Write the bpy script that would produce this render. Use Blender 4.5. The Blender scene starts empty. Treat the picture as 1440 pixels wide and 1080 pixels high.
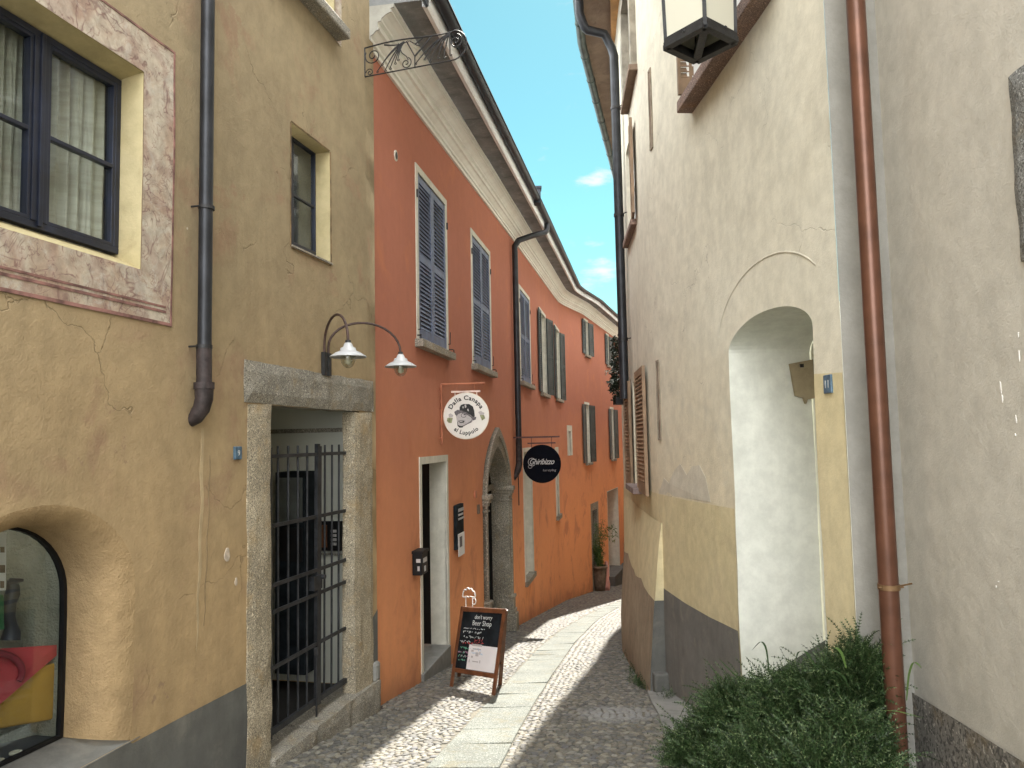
import bpy, math, random
import numpy as np
from mathutils import Vector, Matrix, noise
from mathutils.geometry import delaunay_2d_cdt, tessellate_polygon

random.seed(7)
S = 1.15
F = 1060.0
E = 1.29 * S          # eye height above the ground under the camera
scene = bpy.context.scene
COL = scene.collection

# ------------------------------------------------------------------ camera
u = Vector((-286, 14286, -1060)).normalized()
v = Vector((0, -78.65, -1060)).normalized()
r = v.cross(u).normalized()
v = u.cross(r).normalized()
cam = bpy.data.cameras.new('camera')
camo = bpy.data.objects.new('camera', cam)
COL.objects.link(camo)
M = Matrix(((r.x, r.y, r.z, 0), (v.x, v.y, v.z, 0), (u.x, u.y, u.z, E), (0, 0, 0, 1)))
camo.matrix_world = M
cam.sensor_width = 36
cam.lens = F / 1440 * 36
cam.clip_start = 0.05
cam.clip_end = 3000
scene.camera = camo
O = Vector((0, 0, E))


def ray(px, py):
    c = Vector((px - 720, 540 - py, -F))
    return Vector((c.dot(r), c.dot(v), c.dot(u))).normalized()


HP = [(-12, .3), (-6, .75), (0, 1.29), (4.5, 1.9), (6.26, 2.14), (7.4, 2.32), (10, 2.71), (13.8, 3.3), (21.4, 4.52), (25.2, 5.04), (31, 5.85), (45, 7.6), (90, 12.)]


def gz(y):
    d = y / S
    for (a, ha), (b, hb) in zip(HP, HP[1:]):
        if d <= b:
            return E - (ha + (hb - ha) * (d - a) / (b - a)) * S
    return E - HP[-1][1] * S


def ground(px, py):
    d = ray(px, py)
    t = 1.0
    for i in range(4000):
        p = O + d * t
        if p.z < gz(p.y):
            return p
        t += .01
    return O + d * t


def at_z(px, py, z):
    d = ray(px, py)
    return O + d * ((z - E) / d.z)


def at_y(px, py, y):
    d = ray(px, py)
    return O + d * (y / d.y)


# ------------------------------------------------------------------ object helpers
def link(o, parent=None):
    COL.objects.link(o)
    if parent is not None:
        o.parent = parent
        m = Matrix.Translation(-Vector(parent['_loc'])) if '_loc' in parent else Matrix.Identity(4)
        o.matrix_parent_inverse = m
    return o


def thing(name, label, cat, loc, group=None):
    o = bpy.data.objects.new(name, None)
    o.empty_display_size = .1
    o.location = loc
    o['_loc'] = list(loc)
    o['label'] = label
    o['category'] = cat
    if group:
        o['group'] = group
    COL.objects.link(o)
    return o


def tag(o, label, cat=None, group=None, kind=None):
    if label:
        o['label'] = label
    if cat:
        o['category'] = cat
    if group:
        o['group'] = group
    if kind:
        o['kind'] = kind
    return o


class MB:
    def __init__(s):
        s.v = []
        s.f = []
        s.uv = []
        s.sm = []

    def add(s, verts, faces, uv=None, smooth=False):
        b = len(s.v)
        s.v += [tuple(p) for p in verts]
        s.f += [tuple(b + i for i in f) for f in faces]
        s.uv += uv if uv else [(0, 0)] * len(verts)
        s.sm += [smooth] * len(faces)

    def hexa(s, p):
        # p: 8 points, 0-3 bottom ring, 4-7 top ring
        s.add(p, [(3, 2, 1, 0), (4, 5, 6, 7), (0, 1, 5, 4), (1, 2, 6, 5), (2, 3, 7, 6), (3, 0, 4, 7)])

    def box(s, c, x, y, z, rot=0):
        c = Vector(c)
        cr, sr = math.cos(rot), math.sin(rot)
        P = []
        for k in (-1, 1):
            for i, j in ((-1, -1), (1, -1), (1, 1), (-1, 1)):
                a, b = i * x / 2, j * y / 2
                P.append(c + Vector((a * cr - b * sr, a * sr + b * cr, k * z / 2)))
        s.hexa(P)

    def bar(s, a, b, w, h=None, up=Vector((0, 0, 1))):
        a, b = Vector(a), Vector(b)
        h = h or w
        d = (b - a).normalized()
        x = d.cross(up)
        if x.length < 1e-4:
            x = d.cross(Vector((1, 0, 0)))
        x.normalize()
        y = x.cross(d)
        P = []
        for q in (a, b):
            for i, j in ((-1, -1), (1, -1), (1, 1), (-1, 1)):
                P.append(q + x * i * w / 2 + y * j * h / 2)
        s.hexa(P)

    def tube(s, pts, rad, n=8, cap=True, smooth=True):
        pts = [Vector(p) for p in pts]
        rr = rad if isinstance(rad, (list, tuple)) else [rad] * len(pts)
        t0 = (pts[1] - pts[0]).normalized()
        x = t0.orthogonal().normalized()
        V = []
        for i, p in enumerate(pts):
            if i == 0:
                t = t0
            elif i == len(pts) - 1:
                t = (pts[i] - pts[i - 1]).normalized()
            else:
                t = ((pts[i] - pts[i - 1]).normalized() + (pts[i + 1] - pts[i]).normalized()).normalized()
            x = (x - t * x.dot(t)).normalized()
            y = t.cross(x)
            for k in range(n):
                a = 2 * math.pi * k / n
                V.append(p + (x * math.cos(a) + y * math.sin(a)) * rr[i])
        Fc = []
        for i in range(len(pts) - 1):
            for k in range(n):
                Fc.append((i * n + k, i * n + (k + 1) % n, (i + 1) * n + (k + 1) % n, (i + 1) * n + k))
        s.add(V, Fc, smooth=smooth)
        if cap:
            s.add(V[:n], [tuple(range(n - 1, -1, -1))])
            s.add(V[-n:], [tuple(range(n))])

    def lathe(s, c, prof, n=24, smooth=True):
        c = Vector(c)
        V = []
        for (rad, z) in prof:
            for k in range(n):
                a = 2 * math.pi * k / n
                V.append(c + Vector((rad * math.cos(a), rad * math.sin(a), z)))
        Fc = []
        for i in range(len(prof) - 1):
            for k in range(n):
                Fc.append((i * n + k, i * n + (k + 1) % n, (i + 1) * n + (k + 1) % n, (i + 1) * n + k))
        s.add(V, Fc, smooth=smooth)

    def prism(s, poly, fr, o0, o1):
        """poly 2D list, fr(a,b,o)->3D"""
        n = len(poly)
        A = [fr(a, b, o0) for a, b in poly]
        B = [fr(a, b, o1) for a, b in poly]
        tri = tessellate_polygon([[Vector((a, b, 0)) for a, b in poly]])
        s.add(A + B, [tuple(t) for t in tri] + [tuple(n + i for i in reversed(t)) for t in tri] +
              [(i, (i + 1) % n, n + (i + 1) % n, n + i) for i in range(n)])

    def build(s, name, m, parent=None, bevel=0, uv=False, recalc=False):
        me = bpy.data.meshes.new(name)
        me.from_pydata(s.v, [], s.f)
        if uv:
            L = me.uv_layers.new(name='UVMap')
            idx = np.empty(len(me.loops), dtype=np.int32)
            me.loops.foreach_get('vertex_index', idx)
            arr = np.array(s.uv, dtype=np.float32)[idx]
            L.data.foreach_set('uv', arr.ravel())
        me.polygons.foreach_set('use_smooth', s.sm)
        me.materials.append(m)
        me.update()
        if recalc:
            import bmesh
            bm = bmesh.new()
            bm.from_mesh(me)
            bmesh.ops.remove_doubles(bm, verts=bm.verts, dist=1e-5)
            bmesh.ops.recalc_face_normals(bm, faces=bm.faces)
            bm.to_mesh(me)
            bm.free()
        o = bpy.data.objects.new(name, me)
        link(o, parent)
        if bevel:
            b = o.modifiers.new('bevel', 'BEVEL')
            b.width = bevel
            b.segments = 2
            b.limit_method = 'ANGLE'
        return o


class Path:
    """A wall line in plan. side=+1: street lies to +X, -1: street lies to -X."""

    def __init__(s, pts, side, amp=0.0, seed=0):
        s.p = [Vector((a * S, b * S)) for a, b in pts]
        s.side = side
        s.amp = amp
        s.seed = seed
        s.grid = .24
        s.cum = [0]
        s.t = []
        for a, b in zip(s.p, s.p[1:]):
            s.t.append((b - a).normalized())
            s.cum.append(s.cum[-1] + (b - a).length)
        s.n = [Vector((t.y, -t.x)) * side for t in s.t]

    def seg(s, q):
        for i in range(len(s.t)):
            if q <= s.cum[i + 1] or i == len(s.t) - 1:
                return i

    def normal(s, q):
        i = s.seg(q)
        n = s.n[i]
        B = .12
        if i + 1 < len(s.n) and s.cum[i + 1] - q < B:
            w = .5 * (1 - (s.cum[i + 1] - q) / B)
            n = n.lerp(s.n[i + 1], w)
        elif i > 0 and q - s.cum[i] < B:
            w = .5 * (1 - (q - s.cum[i]) / B)
            n = n.lerp(s.n[i - 1], w)
        return n.normalized()

    def P(s, q, z, o=0.0):
        i = s.seg(q)
        b = s.p[i] + s.t[i] * (q - s.cum[i])
        n = s.normal(q)
        if s.amp:
            k_ = max(0.0, min(1.0, q / .35, (s.cum[-1] - q) / .35))
            o = o + k_ * s.amp * noise.noise(Vector((q * .9 + s.seed, z * .9, s.seed))) + k_ * s.amp * .35 * noise.noise(Vector((q * 3 + s.seed, z * 3, 4)))
        return Vector((b.x + n.x * o, b.y + n.y * o, z))

    def tan(s, q):
        t = s.t[s.seg(q)]
        return Vector((t.x, t.y, 0))

    def nor(s, q):
        n = s.normal(q)
        return Vector((n.x, n.y, 0))

    def hit(s, px, py, o=0.0):
        d = ray(px, py)
        best = None
        for i in range(len(s.t)):
            n = s.n[i]
            p0 = s.p[i] + n * o
            den = d.x * n.x + d.y * n.y
            if abs(den) < 1e-9:
                continue
            t = (p0.x * n.x + p0.y * n.y) / den
            if t <= 0:
                continue
            h = O + d * t
            q = (h.x - p0.x) * s.t[i].x + (h.y - p0.y) * s.t[i].y
            L = s.cum[i + 1] - s.cum[i]
            lo = -1e-6 if i > 0 else -99
            hi = L + 1e-6 if i < len(s.t) - 1 else 199
            if lo <= q <= hi and (best is None or t < best[0]):
                best = (t, s.cum[i] + q, h.z)
        if best is None:
            raise ValueError('no hit %s %s' % (px, py))
        return best[1], best[2]

    def rect(s, tl, br, o=0.0):
        a, zt = s.hit(*tl, o)
        b, zb = s.hit(*br, o)
        return min(a, b), max(a, b), zb, zt

    def y(s, q):
        return s.P(q, 0).y

    def x_at(s, Y):
        for i, (a, b) in enumerate(zip(s.p, s.p[1:])):
            if a.y <= Y <= b.y:
                return a.x + (b.x - a.x) * (Y - a.y) / (b.y - a.y)
        return None

    def wbox(s, mb, s0, s1, z0, z1, o0, o1):
        P = s.P
        mb.hexa([P(s0, z0, o0), P(s1, z0, o0), P(s1, z0, o1), P(s0, z0, o1),
                 P(s0, z1, o0), P(s1, z1, o0), P(s1, z1, o1), P(s0, z1, o1)])


def pip(pt, poly):
    x, y = pt
    c = False
    n = len(poly)
    for i in range(n):
        x1, y1 = poly[i]
        x2, y2 = poly[(i + 1) % n]
        if (y1 > y) != (y2 > y) and x < (x2 - x1) * (y - y1) / (y2 - y1) + x1:
            c = not c
    return c


def sheet(W, outline, holes, o=0.0, grid=None, ofun=None):
    grid = W.grid
    """flat polygon with holes mapped on the wall W"""
    V = []
    Ed = []
    for loop in [outline] + holes:
        b = len(V)
        pts = []
        n = len(loop)
        for i in range(n):
            a, c = Vector(loop[i]), Vector(loop[(i + 1) % n])
            k = max(1, int((c - a).length / grid))
            for j in range(k):
                pts.append(a.lerp(c, j / k))
        V += pts
        m = len(pts)
        Ed += [(b + i, b + (i + 1) % m) for i in range(m)]
    xs = [p[0] for p in outline]
    ys = [p[1] for p in outline]
    x = min(xs) + grid / 2
    row = 0
    while x < max(xs):
        y = min(ys) + grid / 2 + (grid / 2 if row % 2 else 0)
        while y < max(ys):
            if pip((x, y), outline) and not any(pip((x, y), h) for h in holes):
                V.append(Vector((x, y)))
            y += grid
        x += grid
        row += 1
    for c in W.cum[1:-1]:
        if min(xs) < c < max(xs):
            y = min(ys) + .05
            while y < max(ys):
                if pip((c, y), outline) and not any(pip((c, y), h) for h in holes):
                    V.append(Vector((c, y)))
                y += grid * .8
    r_ = delaunay_2d_cdt(V, Ed, [], 0, 1e-5)
    vo, fo = r_[0], r_[2]
    faces = []
    for f in fo:
        c = (sum(vo[i][0] for i in f) / len(f), sum(vo[i][1] for i in f) / len(f))
        if pip(c, outline) and not any(pip(c, h) for h in holes):
            faces.append(tuple(f) if W.side < 0 else tuple(reversed(f)))
    mb = MB()
    mb.add([W.P(p[0], p[1], o + (ofun(p[0], p[1]) if ofun else 0)) for p in vo], faces, uv=[(p[0], p[1]) for p in vo], smooth=True)
    return mb


def R4(s0, s1, z0, z1):
    return [(s0, z0), (s1, z0), (s1, z1), (s0, z1)]


def reveal(mb, W, loop, depth, o0=0.0, open_bottom=False, sub=.3):
    sub = W.grid
    pts = []
    n = len(loop)
    for i in range(n):
        a, c = Vector(loop[i]), Vector(loop[(i + 1) % n])
        k = max(1, int((c - a).length / sub))
        for j in range(k):
            pts.append(a.lerp(c, j / k))
    m = len(pts)
    A = [W.P(p[0], p[1], o0) for p in pts]
    B = [W.P(p[0], p[1], -depth) for p in pts]
    mb.add(A + B, [(i, (i + 1) % m, m + (i + 1) % m, m + i) for i in range(m)], uv=[(p[0], p[1]) for p in pts] * 2)


def arch(s0, s1, z0, zs, zt, n=16, pointed=False):
    """outline of an arched opening, springing zs, top zt"""
    c = (s0 + s1) / 2
    w = (s1 - s0) / 2
    pts = [(s0, z0), (s1, z0), (s1, zs)]
    for i in range(1, n):
        a = math.pi * i / n
        if pointed:
            x = math.cos(a)
            k = 1.5
            h = math.sqrt(max(0, (k + 1) ** 2 - (abs(x) + k) ** 2)) / math.sqrt((k + 1) ** 2 - k ** 2)
            pts.append((c + w * x, zs + (zt - zs) * h))
        else:
            pts.append((c + w * math.cos(a), zs + (zt - zs) * math.sin(a)))
    pts.append((s0, zs))
    return pts


# ------------------------------------------------------------------ materials
class NT:
    def __init__(s, name):
        s.m = bpy.data.materials.new(name)
        s.m.use_nodes = True
        s.nt = s.m.node_tree
        s.b = s.nt.nodes['Principled BSDF']
        s.out = s.nt.nodes['Material Output']

    def n(s, t, **kw):
        nd = s.nt.nodes.new(t)
        for k, val in kw.items():
            if k.startswith('i_'):
                key = k[2:]
                nd.inputs[int(key) if key.isdigit() else key.replace('_', ' ')].default_value = val
            else:
                setattr(nd, k, val)
        return nd

    def l(s, a, b):
        s.nt.links.new(a, b)

    def mix(s, fac, a, b, mode='MIX'):
        nd = s.n('ShaderNodeMix', data_type='RGBA', blend_type=mode, clamp_factor=True)
        for i, x in ((0, fac), (6, a), (7, b)):
            if hasattr(x, 'links'):
                s.l(x, nd.inputs[i])
            else:
                nd.inputs[i].default_value = (tuple(x) + (1,))[:4] if i else x
        return nd.outputs[2]

    def math(s, op, a, b=0.0, c=None):
        nd = s.n('ShaderNodeMath', operation=op)
        for i, x in enumerate((a, b) if c is None else (a, b, c)):
            if hasattr(x, 'links'):
                s.l(x, nd.inputs[i])
            else:
                nd.inputs[i].default_value = x
        return nd.outputs[0]

    def noise(s, vec, scale, detail=4, rough=.55, dist=0):
        nd = s.n('ShaderNodeTexNoise', i_Scale=scale, i_Detail=detail, i_Roughness=rough, i_Distortion=dist)
        s.l(vec, nd.inputs['Vector'])
        return nd.outputs['Fac']

    def ramp(s, x, a, b, lo=0.0, hi=1.0):
        nd = s.n('ShaderNodeMapRange', clamp=True)
        nd.interpolation_type = 'SMOOTHSTEP'
        s.l(x, nd.inputs[0])
        nd.inputs[1].default_value = a
        nd.inputs[2].default_value = b
        nd.inputs[3].default_value = lo
        nd.inputs[4].default_value = hi
        return nd.outputs[0]

    def scaled(s, vec, sc):
        nd = s.n('ShaderNodeVectorMath', operation='MULTIPLY')
        s.l(vec, nd.inputs[0])
        nd.inputs[1].default_value = sc
        return nd.outputs[0]

    def bump(s, h, strength=.3, dist=.01, prev=None):
        nd = s.n('ShaderNodeBump', i_Strength=strength, i_Distance=dist)
        s.l(h, nd.inputs['Height'])
        if prev is not None:
            s.l(prev, nd.inputs['Normal'])
        return nd.outputs[0]

    def obj(s):
        return s.n('ShaderNodeTexCoord').outputs['Object']


def plain(name, col, rough=.6, metal=0.0, var=.25, scale=8, bump=.1, bscale=40, spec=.5):
    t = NT(name)
    o = t.obj()
    nz = t.noise(o, scale, 5)
    a = tuple(c * (1 - var) for c in col)
    b = tuple(min(1, c * (1 + var)) for c in col)
    t.l(t.mix(t.ramp(nz, .3, .7), a, b), t.b.inputs['Base Color'])
    t.b.inputs['Roughness'].default_value = rough
    t.b.inputs['Metallic'].default_value = metal
    t.b.inputs['Specular IOR Level'].default_value = spec
    if bump:
        t.l(t.bump(t.noise(o, bscale, 4), bump, .01), t.b.inputs['Normal'])
    return t.m


def plaster(name, c1, c2, c3=None, big=.5, streak=.25, speck=.0, bump=.35, bdist=.012, crack=0.0, patch=None, hue_low=None, zlo=0, zhi=1, fine=90, spots=0.0, medk=.35, dirt=None):
    """weathered render: slow colour drift, vertical wash streaks, worn patches and trowel relief"""
    t = NT(name)
    o = t.obj()
    n1 = t.noise(o, big, 6, .6, .3)
    col = t.mix(t.ramp(n1, .35, .65), c1, c2)
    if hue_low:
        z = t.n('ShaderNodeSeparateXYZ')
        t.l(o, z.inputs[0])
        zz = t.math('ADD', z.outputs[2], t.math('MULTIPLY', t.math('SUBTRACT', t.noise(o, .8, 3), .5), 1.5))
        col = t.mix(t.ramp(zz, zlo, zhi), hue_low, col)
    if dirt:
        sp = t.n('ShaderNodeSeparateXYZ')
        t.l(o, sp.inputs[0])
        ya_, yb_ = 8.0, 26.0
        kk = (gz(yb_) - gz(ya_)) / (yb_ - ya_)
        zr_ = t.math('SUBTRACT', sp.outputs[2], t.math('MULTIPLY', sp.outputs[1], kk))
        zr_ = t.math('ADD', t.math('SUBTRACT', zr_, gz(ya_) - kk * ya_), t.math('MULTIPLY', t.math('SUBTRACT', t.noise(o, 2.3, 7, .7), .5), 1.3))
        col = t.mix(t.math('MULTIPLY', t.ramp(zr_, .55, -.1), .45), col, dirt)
    if c3:
        n2 = t.noise(o, big * 3.2, 8, .65, .6)
        col = t.mix(t.math('MULTIPLY', t.ramp(n2, .52, .72), .75), col, c3)
    st = t.noise(t.scaled(o, (4.5, 4.5, .55)), 1.0, 7, .68, .4)
    streak = t.math('MULTIPLY', t.ramp(t.noise(o, .7, 3), .38, .62), streak)
    col = t.mix(streak, col, t.mix(t.ramp(st, .3, .7), (.55, .55, .55), (1.35, 1.33, 1.3)), 'MULTIPLY')
    med = t.noise(o, 7, 8, .7)
    col = t.mix(medk, col, t.mix(t.ramp(med, .3, .7), (.7, .7, .7), (1.25, 1.25, 1.25)), 'MULTIPLY')
    if patch:
        n3 = t.noise(o, 1.7, 10, .75, .2)
        col = t.mix(t.math('MULTIPLY', t.ramp(n3, .6, .64), .8), col, patch)
    if spots:
        vs = t.n('ShaderNodeTexVoronoi', i_Scale=5.0)
        t.l(t.scaled(o, (1, 1, 1)), vs.inputs['Vector'])
        msk = t.math('MULTIPLY', t.ramp(vs.outputs['Distance'], .05, .03), t.ramp(t.noise(o, .9, 2), .56, .6))
        col = t.mix(t.math('MULTIPLY', msk, spots), col, (.6, .55, .45))
    h = t.math('ADD', t.math('MULTIPLY', t.noise(o, 12, 8, .65), 1.0), t.math('MULTIPLY', t.noise(o, fine, 4), .35))
    if crack:
        wv = t.n('ShaderNodeVectorMath', operation='ADD')
        t.l(o, wv.inputs[0])
        nn = t.n('ShaderNodeTexNoise', i_Scale=2.5, i_Detail=6)
        t.l(o, nn.inputs['Vector'])
        t.l(t.scaled(nn.outputs['Color'], (.5, .5, .5)), wv.inputs[1])
        vo = t.n('ShaderNodeTexVoronoi', feature='DISTANCE_TO_EDGE', i_Scale=.9)
        t.l(wv.outputs[0], vo.inputs['Vector'])
        cr = t.math('MULTIPLY', t.ramp(vo.outputs['Distance'], .004, .0005), t.ramp(t.noise(o, 1.1, 3), .5, .58))
        col = t.mix(t.math('MULTIPLY', cr, crack), col, (.06, .045, .03))
        h = t.math('SUBTRACT', h, cr)
    t.l(col, t.b.inputs['Base Color'])
    t.b.inputs['Roughness'].default_value = .92
    t.b.inputs['Specular IOR Level'].default_value = .2
    t.l(t.bump(h, bump, bdist), t.b.inputs['Normal'])
    return t.m


def granite(name, c=(.33, .3, .25), sc=1.0):
    t = NT(name)
    o = t.obj()
    col = t.mix(t.ramp(t.noise(o, 2.2, 5), .3, .7), tuple(x * .75 for x in c), tuple(x * 1.2 for x in c))
    col = t.mix(t.ramp(t.noise(o, 130 * sc, 3), .48, .6), col, tuple(x * .35 for x in c))
    col = t.mix(t.ramp(t.noise(o, 95 * sc, 3, .5, 1), .58, .66), col, tuple(min(1, x * 1.9) for x in c))
    col = t.mix(t.math('MULTIPLY', t.ramp(t.noise(o, 5, 8, .7), .5, .7), .6), col, (c[0] * .9, c[1] * .72, c[2] * .45))
    t.l(col, t.b.inputs['Base Color'])
    t.b.inputs['Roughness'].default_value = .85
    h = t.math('ADD', t.noise(o, 9, 8, .7), t.math('MULTIPLY', t.noise(o, 70, 4), .5))
    t.l(t.bump(h, .7, .015), t.b.inputs['Normal'])
    return t.m


def glassmat(name, tint=(.8, .85, .85), mixf=.12):
    t = NT(name)
    tr = t.n('ShaderNodeBsdfTransparent')
    tr.inputs[0].default_value = tint + (1,)
    gl = t.n('ShaderNodeBsdfGlossy', i_Roughness=.03)
    gl.inputs[0].default_value = (.9, .95, 1, 1)
    lw = t.n('ShaderNodeLayerWeight', i_Blend=.5)
    fr5 = t.math('POWER', lw.outputs['Facing'], 4.0)
    mx = t.n('ShaderNodeMixShader')
    t.l(t.math('ADD', t.math('MULTIPLY', fr5, .7), mixf), mx.inputs[0])
    t.l(tr.outputs[0], mx.inputs[1])
    t.l(gl.outputs[0], mx.inputs[2])
    t.l(mx.outputs[0], t.out.inputs[0])
    return t.m


def frescomat():
    t = NT('fresco')
    o = t.obj()
    n1 = t.noise(o, 2.6, 5, .6, 1.6)
    col = t.mix(t.ramp(n1, .35, .62), (.36, .27, .2), (.46, .4, .32))
    w = t.n('ShaderNodeTexWave', wave_type='RINGS', i_Scale=1.3, i_Distortion=14.0, i_Detail=4.0)
    t.l(o, w.inputs['Vector'])
    col = t.mix(t.math('MULTIPLY', t.ramp(w.outputs['Fac'], .6, .95), .32), col, (.26, .15, .125))
    for sc_, wd_, st_, dd_ in ((3.1, .022, .75, 1.8), (6.5, .03, .6, 2.6), (1.7, .012, .6, 1.2)):
        v_ = t.math('ABSOLUTE', t.math('SUBTRACT', t.noise(o, sc_, 3, .5, dd_), .5))
        brk = t.ramp(t.noise(o, 5.0 + sc_, 4), .42, .56)
        col = t.mix(t.math('MULTIPLY', t.math('MULTIPLY', t.ramp(v_, wd_, .0), brk), st_), col, (.17, .085, .075))
    col = t.mix(t.math('MULTIPLY', t.ramp(t.noise(o, 4, 8, .75, 1), .52, .62), .55), col, (.47, .44, .38))
    col = t.mix(.5, col, t.mix(t.ramp(t.noise(o, 18, 8, .7), .3, .7), (.6, .6, .6), (1.3, 1.3, 1.3)), 'MULTIPLY')
    t.l(col, t.b.inputs['Base Color'])
    t.b.inputs['Roughness'].default_value = .9
    t.l(t.bump(t.noise(o, 25, 8, .7), .4, .01), t.b.inputs['Normal'])
    return t.m


MT = {}
MT['brown'] = plaster('brown_render', (.285, .226, .142), (.33, .265, .165), (.30, .19, .125), big=.55, streak=.22, bump=.55, crack=.28, patch=(.29, .2, .13), hue_low=(.40, .287, .158), zlo=.2, zhi=3.4, spots=.7)
MT['brown_in'] = plaster('ochre_reveal_render', (.38, .27, .145), (.36, .255, .14), (.3, .21, .11), big=1.2, bump=.8, bdist=.02)
MT['grey_dado'] = plaster('grey_dado_paint', (.115, .115, .11), (.14, .14, .13), (.2, .19, .17), big=.9, streak=.3, bump=.4, patch=(.1, .1, .1))
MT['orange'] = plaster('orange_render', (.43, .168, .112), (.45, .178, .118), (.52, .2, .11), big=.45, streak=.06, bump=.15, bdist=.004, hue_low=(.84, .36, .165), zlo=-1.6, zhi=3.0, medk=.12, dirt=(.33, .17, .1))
MT['cream_trim'] = plaster('white_trim_paint', (.6, .58, .5), (.66, .64, .57), big=1.5, streak=.15, bump=.15, bdist=.004)
MT['cornice'] = plaster('cream_cornice_paint', (.8, .79, .73), (.85, .85, .8), (.72, .71, .65), big=1.2, streak=.12, bump=.1, bdist=.003, medk=.12)
MT['beige'] = plaster('beige_render', (.62, .59, .49), (.66, .63, .53), (.56, .53, .44), big=.45, streak=.14, bump=.35, crack=.3, hue_low=(.67, .60, .45), zlo=.5, zhi=2.6)
MT['yellow'] = plaster('yellow_dado_render', (.6, .52, .32), (.64, .56, .36), (.55, .47, .3), big=.7, streak=.15, bump=.3)
MT['greydado2'] = plaster('taupe_dado_render', (.16, .155, .145), (.2, .195, .182), (.26, .24, .2), big=1.0, streak=.3, bump=.35)
MT['batter'] = plaster('worn_corner_render', (.28, .22, .16), (.36, .29, .21), (.2, .17, .13), big=1.6, streak=.3, bump=.5)
MT['niche'] = plaster('white_niche_render', (.68, .7, .63), (.72, .73, .67), big=.6, streak=.12, bump=.2, bdist=.006)
MT['greige'] = plaster('rough_grey_render', (.5, .475, .415), (.54, .515, .455), (.52, .49, .43), big=.5, streak=.03, bump=.6, bdist=.008, fine=110, spots=.0)
MT['greige_strip'] = plaster('smooth_grey_render', (.27, .262, .238), (.3, .29, .265), big=1.0, streak=.2, bump=.3)
MT['roughstone'] = granite('roughcast_plinth', (.2, .185, .16), .35)
MT['granite'] = granite('granite', (.37, .32, .235))
MT['granite_d'] = granite('dark_granite', (.27, .25, .21))
MT['archstone'] = granite('arch_stone', (.3, .27, .22), .6)
MT['stonesill'] = granite('sill_stone', (.33, .3, .25))
MT['slabstone'] = granite('path_stone', (.135, .145, .128), .8)
MT['soffit'] = plaster('stone_soffit', (.19, .2, .205), (.27, .28, .285), (.36, .37, .36), big=2.2, streak=.1, bump=.6, bdist=.02)
MT['soffit2'] = plaster('brown_stone_soffit', (.17, .12, .09), (.22, .16, .12), (.12, .09, .07), big=2.2, streak=.1, bump=.6, bdist=.02)
MT['wood_eave'] = plain('eave_timber', (.45, .24, .09), .7, var=.3, scale=3)
MT['darkmetal'] = plain('dark_metal', (.03, .032, .038), .45, .5, .3, 6, .08, 30)
MT['iron'] = plain('wrought_iron', (.028, .028, .03), .55, .4, .3, 12, .3, 60)
MT['gate'] = plain('gate_iron', (.035, .037, .042), .5, .5, .35, 12, .25, 60)
MT['gutter'] = plain('dark_gutter', (.02, .025, .034), .5, .4, .3, 3, .1, 20)
MT['greengutter'] = plain('green_gutter', (.05, .065, .06), .5, .4, .4, 6, .2, 12)
MT['copper'] = plain('copper_pipe', (.125, .055, .034), .36, .35, .25, 5, .05, 25)
MT['fascia'] = plain('white_fascia', (.85, .86, .88), .7, var=.1, scale=2)
MT['shutter'] = plain('slate_shutter_paint', (.11, .135, .22), .55, 0, .2, 5, .1, 30)
MT['shutter_d'] = plain('dark_green_shutter_paint', (.045, .055, .055), .55, 0, .25, 5, .1, 30)
MT['shutter_b'] = plain('brown_shutter_paint', (.25, .165, .1), .6, 0, .25, 5, .15, 30)
MT['navy'] = plain('navy_frame_paint', (.012, .016, .032), .4, 0, .3, 8, .05, 30)
MT['white'] = plain('white_paint', (.72, .7, .66), .55, 0, .06, 4, .05, 30)
MT['whitew'] = plain('white_window_paint', (.75, .75, .73), .5, 0, .06, 4, .05, 30)
MT['black'] = plain('black_plastic', (.008, .008, .009), .5, 0, .2, 8, 0, 40, .25)
MT['blackboard'] = plain('blackboard_slate', (.012, .016, .02), .85, 0, .5, 6, .05, 40, .15)
MT['darkroom'] = plain('dark_interior', (.012, .011, .011), .95, 0, .3, 2, .1)
MT['room'] = plain('passage_paint', (.55, .56, .5), .9, 0, .12, .8, .1)
MT['woodred'] = plain('varnished_wood', (.13, .05, .022), .42, 0, .35, 9, .1, 60)
MT['paper'] = plain('white_paper', (.75, .74, .75), .8, 0, .05, 4, 0)
MT['red'] = plain('red_felt', (.45, .045, .06), .8, 0, .15, 3, .1)
MT['redd'] = plain('dark_red_felt', (.22, .015, .03), .8, 0, .15, 3, .1)
MT['mustard'] = plain('mustard_cloth', (.42, .24, .03), .85, 0, .2, 3, .1)
MT['greenp'] = plain('green_cloth', (.02, .13, .05), .8, 0, .2, 3, .1)
MT['shopback'] = plaster('shop_back_plaster', (.30, .32, .28), (.38, .4, .36), (.22, .24, .22), big=2, streak=.1, bump=1.0, bdist=.05)
MT['tile'] = plain('blue_enamel', (.07, .13, .19), .3, 0, .3, 30, 0)
MT['terracotta'] = plain('weathered_pot_clay', (.17, .12, .085), .85, 0, .35, 8, .3)
MT['cement'] = plaster('cement_strip', (.2, .2, .19), (.26, .255, .24), (.15, .15, .14), big=1.5, streak=0, bump=.5)
MT['skin1'] = plain('print_light_grey', (.45, .43, .43), .8, 0, .1, 60, 0)
MT['skin2'] = plain('print_mid_grey', (.13, .12, .13), .8, 0, .5, 90, 0)
MT['ink'] = plain('print_ink', (.02, .022, .022), .7, 0, .3, 30, 0)
MT['inkgreen'] = plain('print_olive', (.25, .27, .15), .7, 0, .5, 60, 0)
MT['inkwhite'] = plain('print_silver', (.55, .55, .55), .5, 0, .1, 30, 0)
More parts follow.
